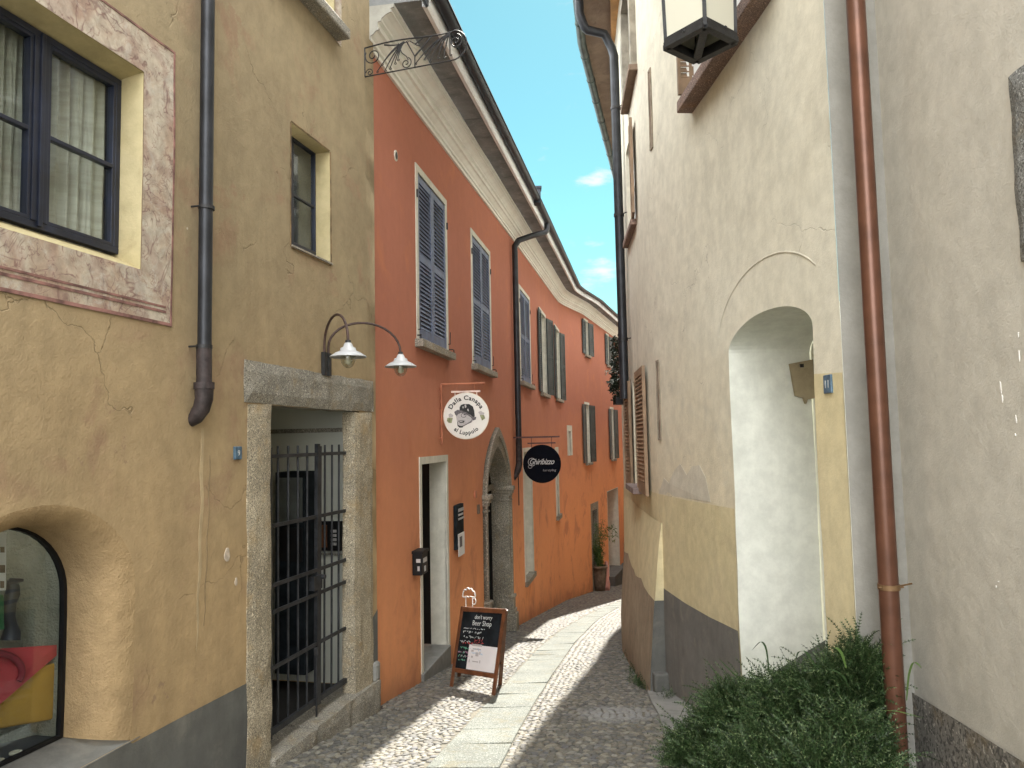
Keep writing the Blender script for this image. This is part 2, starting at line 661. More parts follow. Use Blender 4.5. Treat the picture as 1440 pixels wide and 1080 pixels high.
MT['chalkr'] = plain('chalk_red', (.5, .07, .07), .9, 0, .2, 60, 0)
MT['chalkb'] = plain('chalk_blue', (.1, .35, .6), .9, 0, .2, 60, 0)
MT['chalkg'] = plain('chalk_green', (.15, .45, .3), .9, 0, .2, 60, 0)
MT['chalkw'] = plain('chalk_white', (.6, .65, .65), .9, 0, .2, 60, 0)
MT['pink'] = plain('pink_skirt_paint', (.7, .33, .28), .8, 0, .1, 4, 0)
MT['glass'] = glassmat('window_glass', (.9, .93, .93), .045)
MT['lampglass'] = glassmat('clear_lamp_glass', (.8, .8, .72), .12)


def lanternglass():
    t = NT('opal_glass')
    t.b.inputs['Base Color'].default_value = (.62, .61, .52, 1)
    t.b.inputs['Roughness'].default_value = .35
    t.b.inputs['Subsurface Weight'].default_value = .0
    return t.m


MT['opal'] = lanternglass()


def curtainmat():
    t = NT('curtain_cloth')
    o = t.obj()
    col = t.mix(t.ramp(t.noise(t.scaled(o, (1, 1, 14)), 2, 4), .3, .7), (.42, .4, .33), (.55, .53, .45))
    t.l(col, t.b.inputs['Base Color'])
    t.b.inputs['Roughness'].default_value = .9
    return t.m


MT['curtain'] = curtainmat()


def leafmat(name, a, b, c):
    t = NT(name)
    g = t.n('ShaderNodeNewGeometry')
    rr = g.outputs['Random Per Island']
    col = t.mix(t.ramp(rr, 0, 1), a, b)
    col = t.mix(t.ramp(rr, .86, .9), col, c)
    t.l(col, t.b.inputs['Base Color'])
    t.b.inputs['Roughness'].default_value = .55
    t.b.inputs['Specular IOR Level'].default_value = .35
    return t.m


MT['leaf'] = leafmat('dark_leaf', (.010, .022, .006), (.048, .092, .030), (.13, .17, .075))
MT['leafy'] = leafmat('bamboo_leaf', (.04, .09, .02), (.1, .16, .04), (.17, .2, .05))
MT['leafivy'] = leafmat('ivy_leaf', (.008, .012, .008), (.02, .03, .015), (.4, .42, .38))


def pebblemat():
    t = NT('cobble_stone')
    g = t.n('ShaderNodeNewGeometry')
    rr = g.outputs['Random Per Island']
    o = t.obj()
    nd = t.n('ShaderNodeValToRGB')
    e = nd.color_ramp.elements
    e[0].position = 0
    e[0].color = (.075, .073, .068, 1)
    e[1].position = 1
    e[1].color = (.19, .175, .135, 1)
    for p, c in ((.25, (.115, .11, .098, 1)), (.5, (.16, .143, .112, 1)), (.7, (.095, .095, .1, 1)), (.85, (.22, .21, .18, 1))):
        x = e.new(p)
        x.color = c
    t.l(rr, nd.inputs[0])
    col = t.mix(.4, nd.outputs[0], t.mix(t.ramp(t.noise(o, 60, 4), .3, .7), (.6, .6, .6), (1.3, 1.3, 1.3)), 'MULTIPLY')
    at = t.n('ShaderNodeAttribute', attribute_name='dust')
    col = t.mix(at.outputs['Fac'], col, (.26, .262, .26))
    t.l(col, t.b.inputs['Base Color'])
    t.b.inputs['Roughness'].default_value = .75
    t.l(t.bump(t.noise(o, 120, 4), .3, .004), t.b.inputs['Normal'])
    return t.m


def bedmat():
    t = NT('street_bed')
    o = t.obj()
    vo = t.n('ShaderNodeTexVoronoi', i_Scale=15.0)
    t.l(t.scaled(o, (1, 1, .0)), vo.inputs['Vector'])
    col = t.mix(t.ramp(t.noise(o, 1.2, 6), .3, .7), (.12, .112, .09), (.17, .155, .12))
    t.l(col, t.b.inputs['Base Color'])
    t.b.inputs['Roughness'].default_value = .95
    h = t.math('ADD', t.math('MULTIPLY', t.math('SUBTRACT', 1, vo.outputs['Distance']), 1.0), t.noise(o, 60, 4))
    t.l(t.bump(h, .8, .02), t.b.inputs['Normal'])
    return t.m


MT['pebble'] = pebblemat()
MT['bed'] = bedmat()

# ------------------------------------------------------------------ plan of the alley
BR = Path([(-1.12 + .245 * (-4 - 6.22), -4), (-1.12, 6.22)], 1, .012, 3)
ORX = lambda d: -.96 + .167 * (d - 7.4)
bd = 21.5
bx = ORX(bd)
OR = Path([(ORX(6.16), 6.16), (ORX(20.6), 20.6), (bx + .02, 21.6), (bx + .02 + .25, 22.5), (bx + .27 + .311 * 14, 36.5), (bx + .27 + .311 * 14 + 9, 52)], 1, .004, 9)
AP = Path([(1.505, 3.40), (1.33, 6.2), (1.295, 6.75), (1.31, 7.3), (1.53, 10.45), (2.15, 13), (3.6, 20), (6.3, 31), (9.5, 40)], -1, .014, 5)
BP = Path([(1.2, -4), (1.62, 2.3), (1.735, 3.39)], -1, .01, 8)
TOPA = E + 5.35 * S


# ------------------------------------------------------------------ street
def ground_sheet():
    mb = MB()
    ys = list(np.arange(-12, 62, .5)) + [80, 100]
    xs = [-40, -15, -6, -4, -2, 0, 2, 4, 6, 10, 16, 24, 60]
    V = [(x, y, gz(y)) for y in ys for x in xs]
    n = len(xs)
    Fc = [(j * n + i, j * n + i + 1, (j + 1) * n + i + 1, (j + 1) * n + i) for j in range(len(ys) - 1) for i in range(n - 1)]
    mb.add(V, Fc, smooth=True)
    return tag(mb.build('street', MT['bed']), 'sunlit alley ground of sandy mortar between the stones', kind='structure')


ground_sheet()
Lp = [ground(*p) for p in ((603, 1077), (655.5, 1021.7), (700, 974), (728, 949), (744, 919), (778, 891), (814, 869), (856, 849), (889, 840))]
Rp = [ground(*p) for p in ((705, 1077), (722, 1038), (750, 994), (778, 952), (794, 913), (833, 872), (869, 849), (893, 843))]


def smooth_pts(pts, it=2):
    for _ in range(it):
        q = [pts[0]]
        for a, b, c in zip(pts, pts[1:], pts[2:]):
            q.append((a + b * 2 + c) / 4)
        q.append(pts[-1])
        pts = q
    return pts


Lp = smooth_pts(Lp)
Rp = smooth_pts(Rp)
Lp = [Lp[0] + (Lp[0] - Lp[2]).normalized() * 8] + Lp
Rp = [Rp[0] + (Rp[0] - Rp[2]).normalized() * 8] + Rp


def interp(pts, Y):
    for a, b in zip(pts, pts[1:]):
        if a.y <= Y <= b.y:
            return a.x + (b.x - a.x) * (Y - a.y) / (b.y - a.y)
    a, b = (pts[0], pts[1]) if Y < pts[0].y else (pts[-2], pts[-1])
    return a.x + (b.x - a.x) * (Y - a.y) / (b.y - a.y)


def path_lr(Y):
    a, b = interp(Lp, Y), interp(Rp, Y)
    w = b - a
    if w < .42 or w > .62:
        c = (a + b) / 2
        w = max(.42, min(.62, w))
        a, b = c - w / 2, c + w / 2
    return a, b


def stone_path():
    mb = MB()
    Y = -3.0
    while Y < 40:
        L = random.uniform(.45, .85)
        g = .007
        P = []
        h = .012 + random.uniform(-.003, .004)
        sk = random.uniform(-.02, .02)
        tl = random.uniform(-.004, .004)
        for zz in (-.03, h):
            for (y, e, k) in ((Y + g, 0, 1), (Y + g, 1, -1), (Y + L - g, 1, 1), (Y + L - g, 0, -1)):
                lr = path_lr(y)
                x = lr[e] + (.004 if e == 0 else -.004)
                y2 = y + sk * (1 if e else -1)
                P.append(Vector((x, y2, gz(y2) + zz + tl * k)))
        mb.hexa(P)
        Y += L
    o = mb.build('stone_path', MT['slabstone'], bevel=.008)
    return tag(o, 'pale granite slab strip down the middle of the alley', kind='structure')


stone_path()


def right_x(Y):
    a = AP.x_at(Y)
    return a if a is not None else BP.x_at(Y)


def left_x(Y):
    a = OR.x_at(Y)
    return a if a is not None else BR.x_at(Y)


def cobbles():
    Vs, Fs, sm = [], [], []
    dust = []
    base = 0
    Y = 3.9
    rng = random.Random(3)
    row = 0
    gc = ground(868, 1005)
    while Y < 46:
        far = Y > 17
        dy = .041 if Y < 10 else (.055 if Y < 17 else (.085 if Y < 28 else .13))
        dx = .056 if Y < 10 else (.075 if Y < 17 else (.11 if Y < 28 else .16))
        l, rgt = left_x(Y), right_x(Y)
        if rgt is None:
            rgt = (l or 0) + 9
        if l is None:
            break
        pl, pr = path_lr(Y)
        x = l + rng.uniform(.02, .06)
        while x < rgt - .02:
            if pl - dx * .5 < x < pr + dx * .5:
                x = pr + dx * .5 + .005
                continue
            cx = x + rng.uniform(-.012, .012)
            cy = Y + rng.uniform(-.011, .011) + (.02 if x > pr else 0) * math.sin(x * 9)
            a = dx * rng.uniform(.42, .6)
            b = dy * rng.uniform(.48, .64)
            h = rng.uniform(.007, .0125)
            z0 = gz(cy) + .004 * noise.noise(Vector((cx * 2, cy * 2, 0)))
            rot = rng.uniform(-.5, .5) + (.25 if x < pl else -.1)
            cr, sr = math.cos(rot), math.sin(rot)
            n = 7 if not far else 5
            ph = rng.uniform(0, 6)
            rings = ((1.0, -.006), (.93, h * .55), (.6, h * .92)) if not far else ((1.0, -.006), (.75, h * .9))
            vb = []
            j = [rng.uniform(.86, 1.14) for _ in range(n)]
            for (rr_, zz) in rings:
                for k in range(n):
                    t = 2 * math.pi * k / n + ph
                    ex, ey = a * rr_ * j[k] * math.cos(t), b * rr_ * j[k] * math.sin(t)
                    vb.append((cx + ex * cr - ey * sr, cy + ex * sr + ey * cr, z0 + zz))
            vb.append((cx, cy, z0 + h))
            m = len(rings)
            fb = []
            for i in range(m - 1):
                for k in range(n):
                    fb.append((base + i * n + k, base + i * n + (k + 1) % n, base + (i + 1) * n + (k + 1) % n, base + (i + 1) * n + k))
            for k in range(n):
                fb.append((base + (m - 1) * n + k, base + (m - 1) * n + (k + 1) % n, base + m * n))
            Vs += vb
            Fs += fb
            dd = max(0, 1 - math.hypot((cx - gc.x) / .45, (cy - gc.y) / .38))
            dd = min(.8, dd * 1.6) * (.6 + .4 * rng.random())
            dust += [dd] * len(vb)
            base += len(vb)
            x += a * 2 * .96 + .004
        Y += dy * (1.0 + rng.uniform(-.05, .05))
        row += 1
    me = bpy.data.meshes.new('cobbles')
    me.from_pydata(Vs, [], Fs)
    me.polygons.foreach_set('use_smooth', [True] * len(Fs))
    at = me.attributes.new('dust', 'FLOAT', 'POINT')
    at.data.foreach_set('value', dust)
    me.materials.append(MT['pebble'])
    o = bpy.data.objects.new('cobbles', me)
    COL.objects.link(o)
    tag(o, 'small rounded river cobbles paving both sides of the alley', kind='structure')


cobbles()


def cement_strip():
    mb = MB()
    a0, a1 = ground(908, 972), ground(950, 1070)
    ys = np.linspace(a1.y - 2.4, a0.y, 14)
    dxy = (a0.x - a1.x) / (a0.y - a1.y)
    V = []
    for y in ys:
        x = a1.x + dxy * (y - a1.y) + .01 * math.sin(y * 5)
        xr = right_x(y) + .02
        V += [(x, y, gz(y) - .02), (x + .006, y, gz(y) + .03), (max(xr, x + .03), y, gz(y) + .04)]
    Fc = []
    for i in range(len(ys) - 1):
        for k in range(2):
            Fc.append((i * 3 + k, i * 3 + k + 1, (i + 1) * 3 + k + 1, (i + 1) * 3 + k))
    n = len(V)
    Fc.append(((len(ys) - 1) * 3, (len(ys) - 1) * 3 + 1, (len(ys) - 1) * 3 + 2))
    mb.add(V, Fc)
    tag(mb.build('cement_gutter_path', MT['cement']), 'grey cement strip along the foot of the right wall', kind='structure')


cement_strip()

# ------------------------------------------------------------------ generic window pieces
def frame_rect(mb, W, s0, s1, z0, z1, w, o0, o1, bars_s=(), bars_z=(), bw=None):
    bw = bw or w * .5
    W.wbox(mb, s0, s1, z0, z0 + w, o0, o1)
    W.wbox(mb, s0, s1, z1 - w, z1, o0, o1)
    W.wbox(mb, s0, s0 + w, z0 + w, z1 - w, o0, o1)
    W.wbox(mb, s1 - w, s1, z0 + w, z1 - w, o0, o1)
    for q in bars_s:
        W.wbox(mb, q - bw / 2, q + bw / 2, z0 + w, z1 - w, o0 + .003, o1 - .003)
    for q in bars_z:
        W.wbox(mb, s0 + w, s1 - w, q - bw / 2, q + bw / 2, o0 + .006, o1 - .006)


def shutter_leaf(name, hinge, direction, out, w, h, m, parent, slat=.045, tilt=.5, th=.035, nrm=None, mid=True, solid=False):
    """louvred leaf standing on hinge point (bottom), running along unit vector direction, thickness along nrm"""
    mb = MB()
    d = direction.normalized()
    n = nrm.normalized()
    U = Vector((0, 0, 1))

    def bx(a0, a1, z0, z1, o0, o1):
        P = []
        for z in (z0, z1):
            for (a, o) in ((a0, o0), (a1, o0), (a1, o1), (a0, o1)):
                P.append(hinge + d * a + n * o + U * z)
        mb.hexa(P)
    fw = min(.07, w * .2)
    bx(0, fw, 0, h, 0, th)
    bx(w - fw, w, 0, h, 0, th)
    bx(fw, w - fw, 0, .14, 0, th - .004)
    bx(fw, w - fw, h - fw * 1.2, h, 0, th - .004)
    segs = [(.14, h - fw * 1.2)]
    if mid:
        zm = h * .5
        bx(fw, w - fw, zm - .04, zm + .04, 0, th - .004)
        segs = [(.14, zm - .04), (zm + .04, h - fw * 1.2)]
    for a, b in segs:
        k = max(3, int((b - a) / slat))
        for i in range(k):
            z = a + (b - a) * (i + .5) / k
            P = []
            hh = slat * .62
            for (zz, t_) in ((z - hh, th - .004), (z - hh + .008, th + .002), (z + hh * .7 + .008, .004), (z + hh * .7, -.002)):
                pass
            q = [(z - hh * .85, th - .006), (z - hh * .85 + .007, th - .001), (z + hh * .85 + .007, .006), (z + hh * .85, .001)]
            V = [hinge + d * fw + U * zz + n * oo for zz, oo in q] + [hinge + d * (w - fw) + U * zz + n * oo for zz, oo in q]
            mb.add(V, [(0, 1, 2, 3), (7, 6, 5, 4), (0, 4, 5, 1), (1, 5, 6, 2), (2, 6, 7, 3), (3, 7, 4, 0)])
    # iron pintles
    for z in (.2, h - .25):
        mb.box(hinge + d * .0 + n * (th / 2) + U * z, .03, .03, .08)
    return mb.build(name, m, parent, recalc=True)


def curtain_sheet(W, s0, s1, z0, z1, o, seed=0, folds=9, amp=.022):
    mb = MB()
    n = 90
    m = 10
    V = []
    for j in range(m + 1):
        z = z0 + (z1 - z0) * j / m
        for i in range(n + 1):
            q = s0 + (s1 - s0) * i / n
            a = folds * 2 * math.pi * i / n
            oo = o + amp * (math.sin(a + seed + .3 * math.sin(j * .5)) + .4 * math.sin(2.3 * a + seed * 2))
            V.append(W.P(q, z, oo))
    mb.add(V, [(j * (n + 1) + i, j * (n + 1) + i + 1, (j + 1) * (n + 1) + i + 1, (j + 1) * (n + 1) + i) for j in range(m) for i in range(n)], smooth=True)
    return mb


# ================================================================== BROWN HOUSE (left, near)
brown = thing('brown_house', 'weathered ochre brown house with painted window border and barred gateway', 'house', tuple(BR.P(BR.cum[-1] - 2, gz(5), -1)))
topB = E + 6.0 * S
sE = BR.cum[-1]
# openings
wz = BR.rect((62, 12), (198, 379))      # right part of the big window
s_r = BR.hit(200, 240)[0]
s_mid = BR.hit(50, 200, -.17)[0]
big = (2 * s_mid - s_r + .03, s_r, BR.hit(197, 379)[1], BR.hit(202, 101)[1])
small = BR.rect((410, 172), (464, 372))
gate_l = BR.hit(380, 800)[0]
gate_r = BR.hit(506, 800)[0]
gate_t = BR.hit(440, 574)[1]
gate_b = BR.hit(372, 1062)[1]
gate = (gate_l, gate_r, gate_b - .3, gate_t)
up_r = BR.hit(470, 20)[0]
up_z = BR.hit(468, 38)[1]
upw = (up_r - 1.0, up_r, up_z, up_z + 1.5)
# shop niche
ss_r = BR.hit(90, 900, -.28)[0]
sp_top = BR.hit(35, 735, -.28)[1]
sp_bot = BR.hit(90, 1035, -.28)[1]
sp_spr = BR.hit(90, 830, -.28)[1]
arw = .86
A_in = (ss_r - arw, ss_r, sp_bot, sp_spr, sp_top)


def densify(loop, st):
    out = []
    for a, b in zip(loop, loop[1:] + loop[:1]):
        a, b = Vector(a), Vector(b)
        k = max(1, math.ceil((b - a).length / st)) 
        out += [tuple(a.lerp(b, j / k)) for j in range(k)]
    return out


NB = 6


def arch_grow(a, g, gt=None):
    p = arch(a[0] - g, a[1] + g, a[2] - g * .35, a[3], a[4] + (g if gt is None else gt), 22)
    # fixed counts so that successive rings match point for point
    out = []
    for i, (u_, w_) in enumerate(zip(p, p[1:] + p[:1])):
        k = NB if i in (0, 1, len(p) - 1) else 1
        for j in range(k):
            t = j / k
            out.append((u_[0] + (w_[0] - u_[0]) * t, u_[1] + (w_[1] - u_[1]) * t))
    return out


holes = [R4(*big), R4(*small), R4(*gate), R4(*upw)]
RB = .17
ring0 = arch_grow(A_in, RB, .10)
outline = [(-2, -.0), (sE, -.0)]
bot = [(q, gz(BR.y(q)) - .3) for q in np.linspace(0, sE, 12)]
outline = bot + [(sE, topB), (0, topB)]
sheet(BR, outline, holes + [ring0], grid=.22).build('wall', MT['brown'], brown)
# far end of the house above the lower neighbour
mb = MB()
a = BR.P(sE, gz(BR.y(sE)) - .5, 0)
bk = BR.P(sE, 0, -6)
mb.add([a, Vector((bk.x, bk.y, a.z)), Vector((bk.x, bk.y, topB)), Vector((a.x, a.y, topB))], [(0, 1, 2, 3)])
mb.build('end_wall', MT['brown'], brown)
# roof
mb = MB()
mb.hexa([BR.P(-1, topB, .5), BR.P(sE + .15, topB, .5), BR.P(sE + .15, topB + 1.4, -6), BR.P(-1, topB + 1.4, -6),
         BR.P(-1, topB + .12, .52), BR.P(sE + .17, topB + .12, .52), BR.P(sE + .17, topB + 1.55, -6), BR.P(-1, topB + 1.55, -6)])
mb.build('roof', MT['soffit'], brown)
# grey dado left of the gate (follows the slope)
p = [BR.hit(185, 1046), BR.hit(336, 966)]
sl = (p[1][1] - p[0][1]) / (p[1][0] - p[0][0])
dz = lambda q: p[0][1] + sl * (q - p[0][0])
jl = BR.hit(352, 800)[0]
# the ledge under the shop arch
z_led = ring0[0][1]
dado = [(q, gz(BR.y(q)) - .25) for q in np.linspace(0, jl, 8)] + [(jl, dz(jl))]
ql = A_in[1] + RB * .9
dado += [(ql + .02, dz(ql + .02)), (ql - .0, z_led - .004), (0, z_led - .004)]
sheet(BR, dado, [], o=.005, grid=.22).build('dado', MT['grey_dado'], brown)
qd0 = BR.hit(522, 800)[0]
d2 = [(qd0, gz(BR.y(sE)) - .2), (sE + .0, gz(BR.y(sE)) - .2), (sE + .0, BR.hit(527, 858)[1]), (qd0, BR.hit(505, 880)[1])]
o_ = sheet(BR, d2, [], o=.006, grid=.22).build('dado', MT['grey_dado'], brown)
# rounded plaster reveal of the shop niche
mb = MB()
K = 7
loops = []
for k in range(K + 1):
    a = math.pi / 2 * k / K
    g = RB * (1 - math.sin(a))
    gt = .10 * (1 - math.sin(a))
    lp = arch_grow(A_in, g, gt)
    loops.append([BR.P(q, z, -RB * .9 * (1 - math.cos(a))) for q, z in lp])
loops.append([BR.P(q, z, -.30) for q, z in arch_grow(A_in, 0, 0)])
n = len(loops[0])
V = [p_ for lp in loops for p_ in lp]
mb.add(V, [(k * n + i, k * n + (i + 1) % n, (k + 1) * n + (i + 1) % n, (k + 1) * n + i) for k in range(len(loops) - 1) for i in range(n) if i >= NB], smooth=True)
mb.build('niche_reveal', MT['brown_in'], brown)
mb = MB()
V = []
for k in range(9):
    f = k / 8
    V += [BR.P(A_in[0] - .3 + (A_in[1] + RB - A_in[0] + .36) * f, z_led - .004, .006), BR.P(A_in[0] - .3 + (A_in[1] + RB - A_in[0] + .36) * f, z_led + .012, -.06), BR.P(A_in[0] - .3 + (A_in[1] + .06 - A_in[0] + .3) * f, sp_bot + .002, -.30)]
mb.add(V, [(3 * k + j, 3 * k + j + 1, 3 * k + j + 4, 3 * k + j + 3) for k in range(8) for j in range(2)], smooth=True)
mb.build('niche_ledge', MT['grey_dado'], brown)
# shop window: black frame, glass, display recess
fr = thing  # alias kept short
inn = arch_grow(A_in, 0, 0)
mb = MB()
c_ = ((A_in[0] + A_in[1]) / 2, (A_in[2] + A_in[4]) / 2)
inner = [(c_[0] + (q - c_[0]) * .955, c_[1] + (z - c_[1]) * .975) for q, z in inn]
n = len(inn)
V = []
for oo in (-.27, -.30):
    V += [BR.P(q, z, oo) for q, z in inn] + [BR.P(q, z, oo) for q, z in inner]
Fc = []
for i in range(n):
    j = (i + 1) % n
    Fc += [(i, j, n + j, n + i), (2 * n + i, 3 * n + i, 3 * n + j, 2 * n + j), (n + i, n + j, 3 * n + j, 3 * n + i)]
mb.add(V, Fc)
shopw = mb.build('shop_window', MT['black'], brown)
mb = MB()
mb.prism(inner, BR.P, -.287, -.291)
mb.build('glass', MT['glass'], shopw)
mb = MB()
s0, s1, z0, z1 = A_in[0] - .15, A_in[1] + .03, sp_bot - .02, sp_top + .15
D = 1.0
nb = 10
bk = []
for i in range(nb + 1):
    for j in range(nb + 1):
        q = s0 + (s1 - s0) * i / nb
        z = z0 + (z1 - z0) * j / nb
        e = min(1, min(i, nb - i) / 3)
        bk.append(BR.P(q, z, -.45 - (.3 * e) + .05 * noise.noise(Vector((q * 4, z * 4, 1)))))
mb.add(bk, [(i * (nb + 1) + j, i * (nb + 1) + j + 1, (i + 1) * (nb + 1) + j + 1, (i + 1) * (nb + 1) + j) for i in range(nb) for j in range(nb)], smooth=True)
P_ = BR.P
mb.add([P_(s0, z0, -.301), P_(s1, z0, -.301), P_(s1, z1, -.301), P_(s0, z1, -.301), P_(s0, z0, -.5), P_(s1, z0, -.5), P_(s1, z1, -.5), P_(s0, z1, -.5)],
       [(1, 2, 6, 5), (3, 0, 4, 7), (2, 3, 7, 6)])
mb.build('display_back', MT['shopback'], shopw)
mb = MB()
mb.add([P_(s0, z0 + .005, -.301), P_(s1, z0 + .005, -.301), P_(s1, z0 + .005, -.8), P_(s0, z0 + .005, -.8)], [(0, 1, 2, 3)])
mb.build('display_floor', MT['navy'], shopw)


def shop_pt(px, py, o):
    q, z = BR.hit(px, py, o)
    return BR.P(q, z, o)


# red wedge in the display
A1, B1, C1 = shop_pt(-30, 912, -.42), shop_pt(82, 905, -.34), shop_pt(2, 1003, -.35)
mb = MB()
A2_, B2_, C2_ = shop_pt(-40, 910, -.6), shop_pt(60, 905, -.6), shop_pt(-20, 985, -.6)
q = lambda px, py, o: shop_pt(px, py, o)
top = [q(-40, 914, -.36), q(83, 906, -.36), q(0, 968, -.335), q(-40, 990, -.335)]
botm = [t_ + Vector((0, 0, -.075)) for t_ in top]
botm[1] = top[1] + Vector((0, 0, -.045))
mb.hexa(botm + top)
cw = mb.build('felt_bag', MT['red'], None, bevel=.006)
tag(cw, 'crimson wedge of felt displayed behind the arched shop glass', 'display piece')
mb = MB()
ctr = q(-8, 945, -.335)
mb.tube([ctr + (q(30, 945, -.335) - q(-8, 945, -.335)) * (math.cos(a) * 1.0) + Vector((0, 0, .09 * math.sin(a))) for a in np.linspace(-.5, 2.4, 14)], .016, 8)
mb.build('handle', MT['redd'], cw)
mb = MB()
mb.hexa([q(-30, 1030, -.37), q(82, 1010, -.37), q(82, 1010, -.44), q(-30, 1030, -.44), q(-30, 960, -.37), q(82, 930, -.37), q(82, 930, -.44), q(-30, 960, -.44)])
tag(mb.build('folded_cloth', MT['mustard'], None, bevel=.01), 'mustard yellow cloth folded below the red felt in the shop window', 'cloth')
for (px, py, rr_) in ((22, 1043, .028), (-2, 1040, .026)):
    mb = MB()
    c = q(px, py, -.33)
    mb.lathe((c.x, c.y, sp_bot + .004), [(0, 0), (rr_, 0), (rr_, .008), (rr_ * .55, .012), (rr_ * .45, .006), (0, .006)], 20)
    tag(mb.build('crochet_flower', MT['curtain'], None), 'pale round crochet disc at the %s on the shop window sill' % ('bottom edge of the frame' if px < 0 else 'foot of the yellow cloth'), 'ornament', 'crochet discs on the shop sill')
mb = MB()
mb.hexa([q(-30, 832, -.32), q(8, 830, -.32), q(8, 830, -.322), q(-30, 832, -.322), q(-30, 745, -.32), q(9, 749, -.32), q(9, 749, -.322), q(-30, 745, -.322)])
po = mb.build('poster', MT['paper'], None)
tag(po, 'white printed poster hung inside the arched shop window', 'poster')
for (x, y, w, h) in ((3, 773, 6, 8), (3, 800, 8, 11), (3, 822, 6, 10)):
    mb = MB()
    mb.hexa([q(x - w / 2, y + h / 2, -.315), q(x + w / 2, y + h / 2, -.315), q(x + w / 2, y + h / 2, -.317), q(x - w / 2, y + h / 2, -.317),
             q(x - w / 2, y - h / 2, -.315), q(x + w / 2, y - h / 2, -.315), q(x + w / 2, y - h / 2, -.317), q(x - w / 2, y - h / 2, -.317)])
    mb.build('picture', MT['terracotta'], po)
mb = MB()
mb.hexa([q(-30, 890, -.34), q(5, 885, -.34), q(5, 885, -.36), q(-30, 890, -.36), q(-30, 836, -.34), q(5, 836, -.34), q(5, 836, -.36), q(-30, 836, -.36)])
tag(mb.build('green_pouch', MT['greenp'], None, bevel=.004), 'green cloth pouch hanging under the poster in the shop', 'pouch')
mb = MB()
pts = []
for k in range(9):
    t_ = k / 8
    pts.append(q(16 - 4 * t_ + 3 * math.sin(t_ * 9), 815 + 85 * t_, -.40))
mb.tube(pts, [.02, .03, .035, .03, .035, .03, .028, .04, .045], 10)
mb.tube([q(14, 818, -.40), q(22, 817, -.38), q(32, 816, -.37)], [.02, .014, .008], 8)
tag(mb.build('dress_stand', MT['navy'], None), 'dark blue dress stand behind the poster in the shop window', 'stand')

# ---- painted border round the big window
fo_r = BR.hit(243, 260)[0]
fo_t = BR.hit(243, 72)[1]
fo_b = BR.hit(243, 460)[1]
fo_l = 2 * s_mid - fo_r
fo = [(fo_l, fo_b), (fo_r, fo_b), (fo_r, fo_t), (fo_l, fo_t)]
sheet(BR, fo, [R4(big[0] - .0, big[1] + .0, big[2] - .0, big[3] + .0)], o=.005, grid=.2).build('painted_border', frescomat(), brown)
mb = MB()
for (s0_, s1_, z0_, z1_) in ((fo_l, fo_r, fo_b, fo_b + .018), (fo_r - .012, fo_r, fo_b, fo_t), (fo_l, fo_r, fo_t - .012, fo_t), (fo_l, fo_r - .05, fo_b + .07, fo_b + .085), (fo_l, fo_r - .05, fo_b + .1, fo_b + .112)):
    k = 14
    for i in range(k):
        if s1_ - s0_ > .1:
            a, b = s0_ + (s1_ - s0_) * i / k, s0_ + (s1_ - s0_) * (i + 1) / k
            BR.wbox(mb, a, b, z0_, z1_, .004, .0085)
        else:
            a, b = z0_ + (z1_ - z0_) * i / k, z0_ + (z1_ - z0_) * (i + 1) / k
            BR.wbox(mb, s0_, s1_, a, b, .004, .0085)
mb.build('painted_lines', plain('wine_line_paint', (.2, .1, .085), .9, var=.5, scale=12), brown)
# splayed ochre reveal + window
rv = plaster('pale_yellow_reveal', (.46, .39, .22), (.5, .43, .26), (.4, .33, .19), big=1.5, streak=.2, bump=.35)
fs = BR.hit(163, 240, -.17)[0]
ft = BR.hit(163, 113, -.17)[1]
fb = BR.hit(160, 358, -.17)[1]
fl = 2 * s_mid - fs
mb = MB()
o4 = R4(*big)
i4 = [(fl, fb), (fs, fb), (fs, ft), (fl, ft)]
V = [P_(a, b, .0) for a, b in o4] + [P_(a, b, -.19) for a, b in i4]
mb.add(V, [(i, (i + 1) % 4, 4 + (i + 1) % 4, 4 + i) for i in range(4)])
mb.build('window_reveal', rv, brown)
mb = MB()
w_ = .035
BR.wbox(mb, fl, fs, fb, fb + w_, -.19, -.14)
BR.wbox(mb, fl, fs, ft - w_, ft, -.19, -.14)
BR.wbox(mb, fl, fl + w_, fb + w_, ft - w_, -.19, -.14)
BR.wbox(mb, fs - w_, fs, fb + w_, ft - w_, -.19, -.14)
BR.wbox(mb, s_mid - .045, s_mid + .045, fb + w_, ft - w_, -.19, -.135)
BR.wbox(mb, s_mid - .012, s_mid + .012, fb + .01, ft - .01, -.19, -.125)
zt = BR.hit(110, 212, -.15)[1]
for (a, b) in ((fl + w_, s_mid - .045), (s_mid + .045, fs - w_)):
    BR.wbox(mb, a, b, zt - .011, zt + .011, -.18, -.145)
    BR.wbox(mb, a, a + .02, fb + w_, ft - w_, -.185, -.142)
    BR.wbox(mb, b - .02, b, fb + w_, ft - w_, -.185, -.142)
    BR.wbox(mb, a, b, fb + w_, fb + w_ + .02, -.185, -.142)
    BR.wbox(mb, a, b, ft - w_ - .02, ft - w_, -.185, -.142)
bw = mb.build('window', MT['navy'], brown, bevel=.003)
tag(bw, 'navy blue framed casement window with drawn cream curtains')
mb = MB()
BR.wbox(mb, fl + .02, fs - .02, fb + .02, ft - .02, -.171, -.168)
mb.build('glass', MT['glass'], bw)
mb = curtain_sheet(BR, s_mid - .32, s_mid - .005, fb, ft, -.26, 1, 5)
mb.build('curtain', MT['curtain'], bw)
mb = curtain_sheet(BR, s_mid + .03, fs - .02, fb, ft, -.26, 2, 6)
mb.build('curtain', MT['curtain'], bw)
mb = curtain_sheet(BR, fl, s_mid - .34, fb, ft, -.27, 3, 3)
mb.build('curtain', MT['curtain'], bw)
mb = MB()
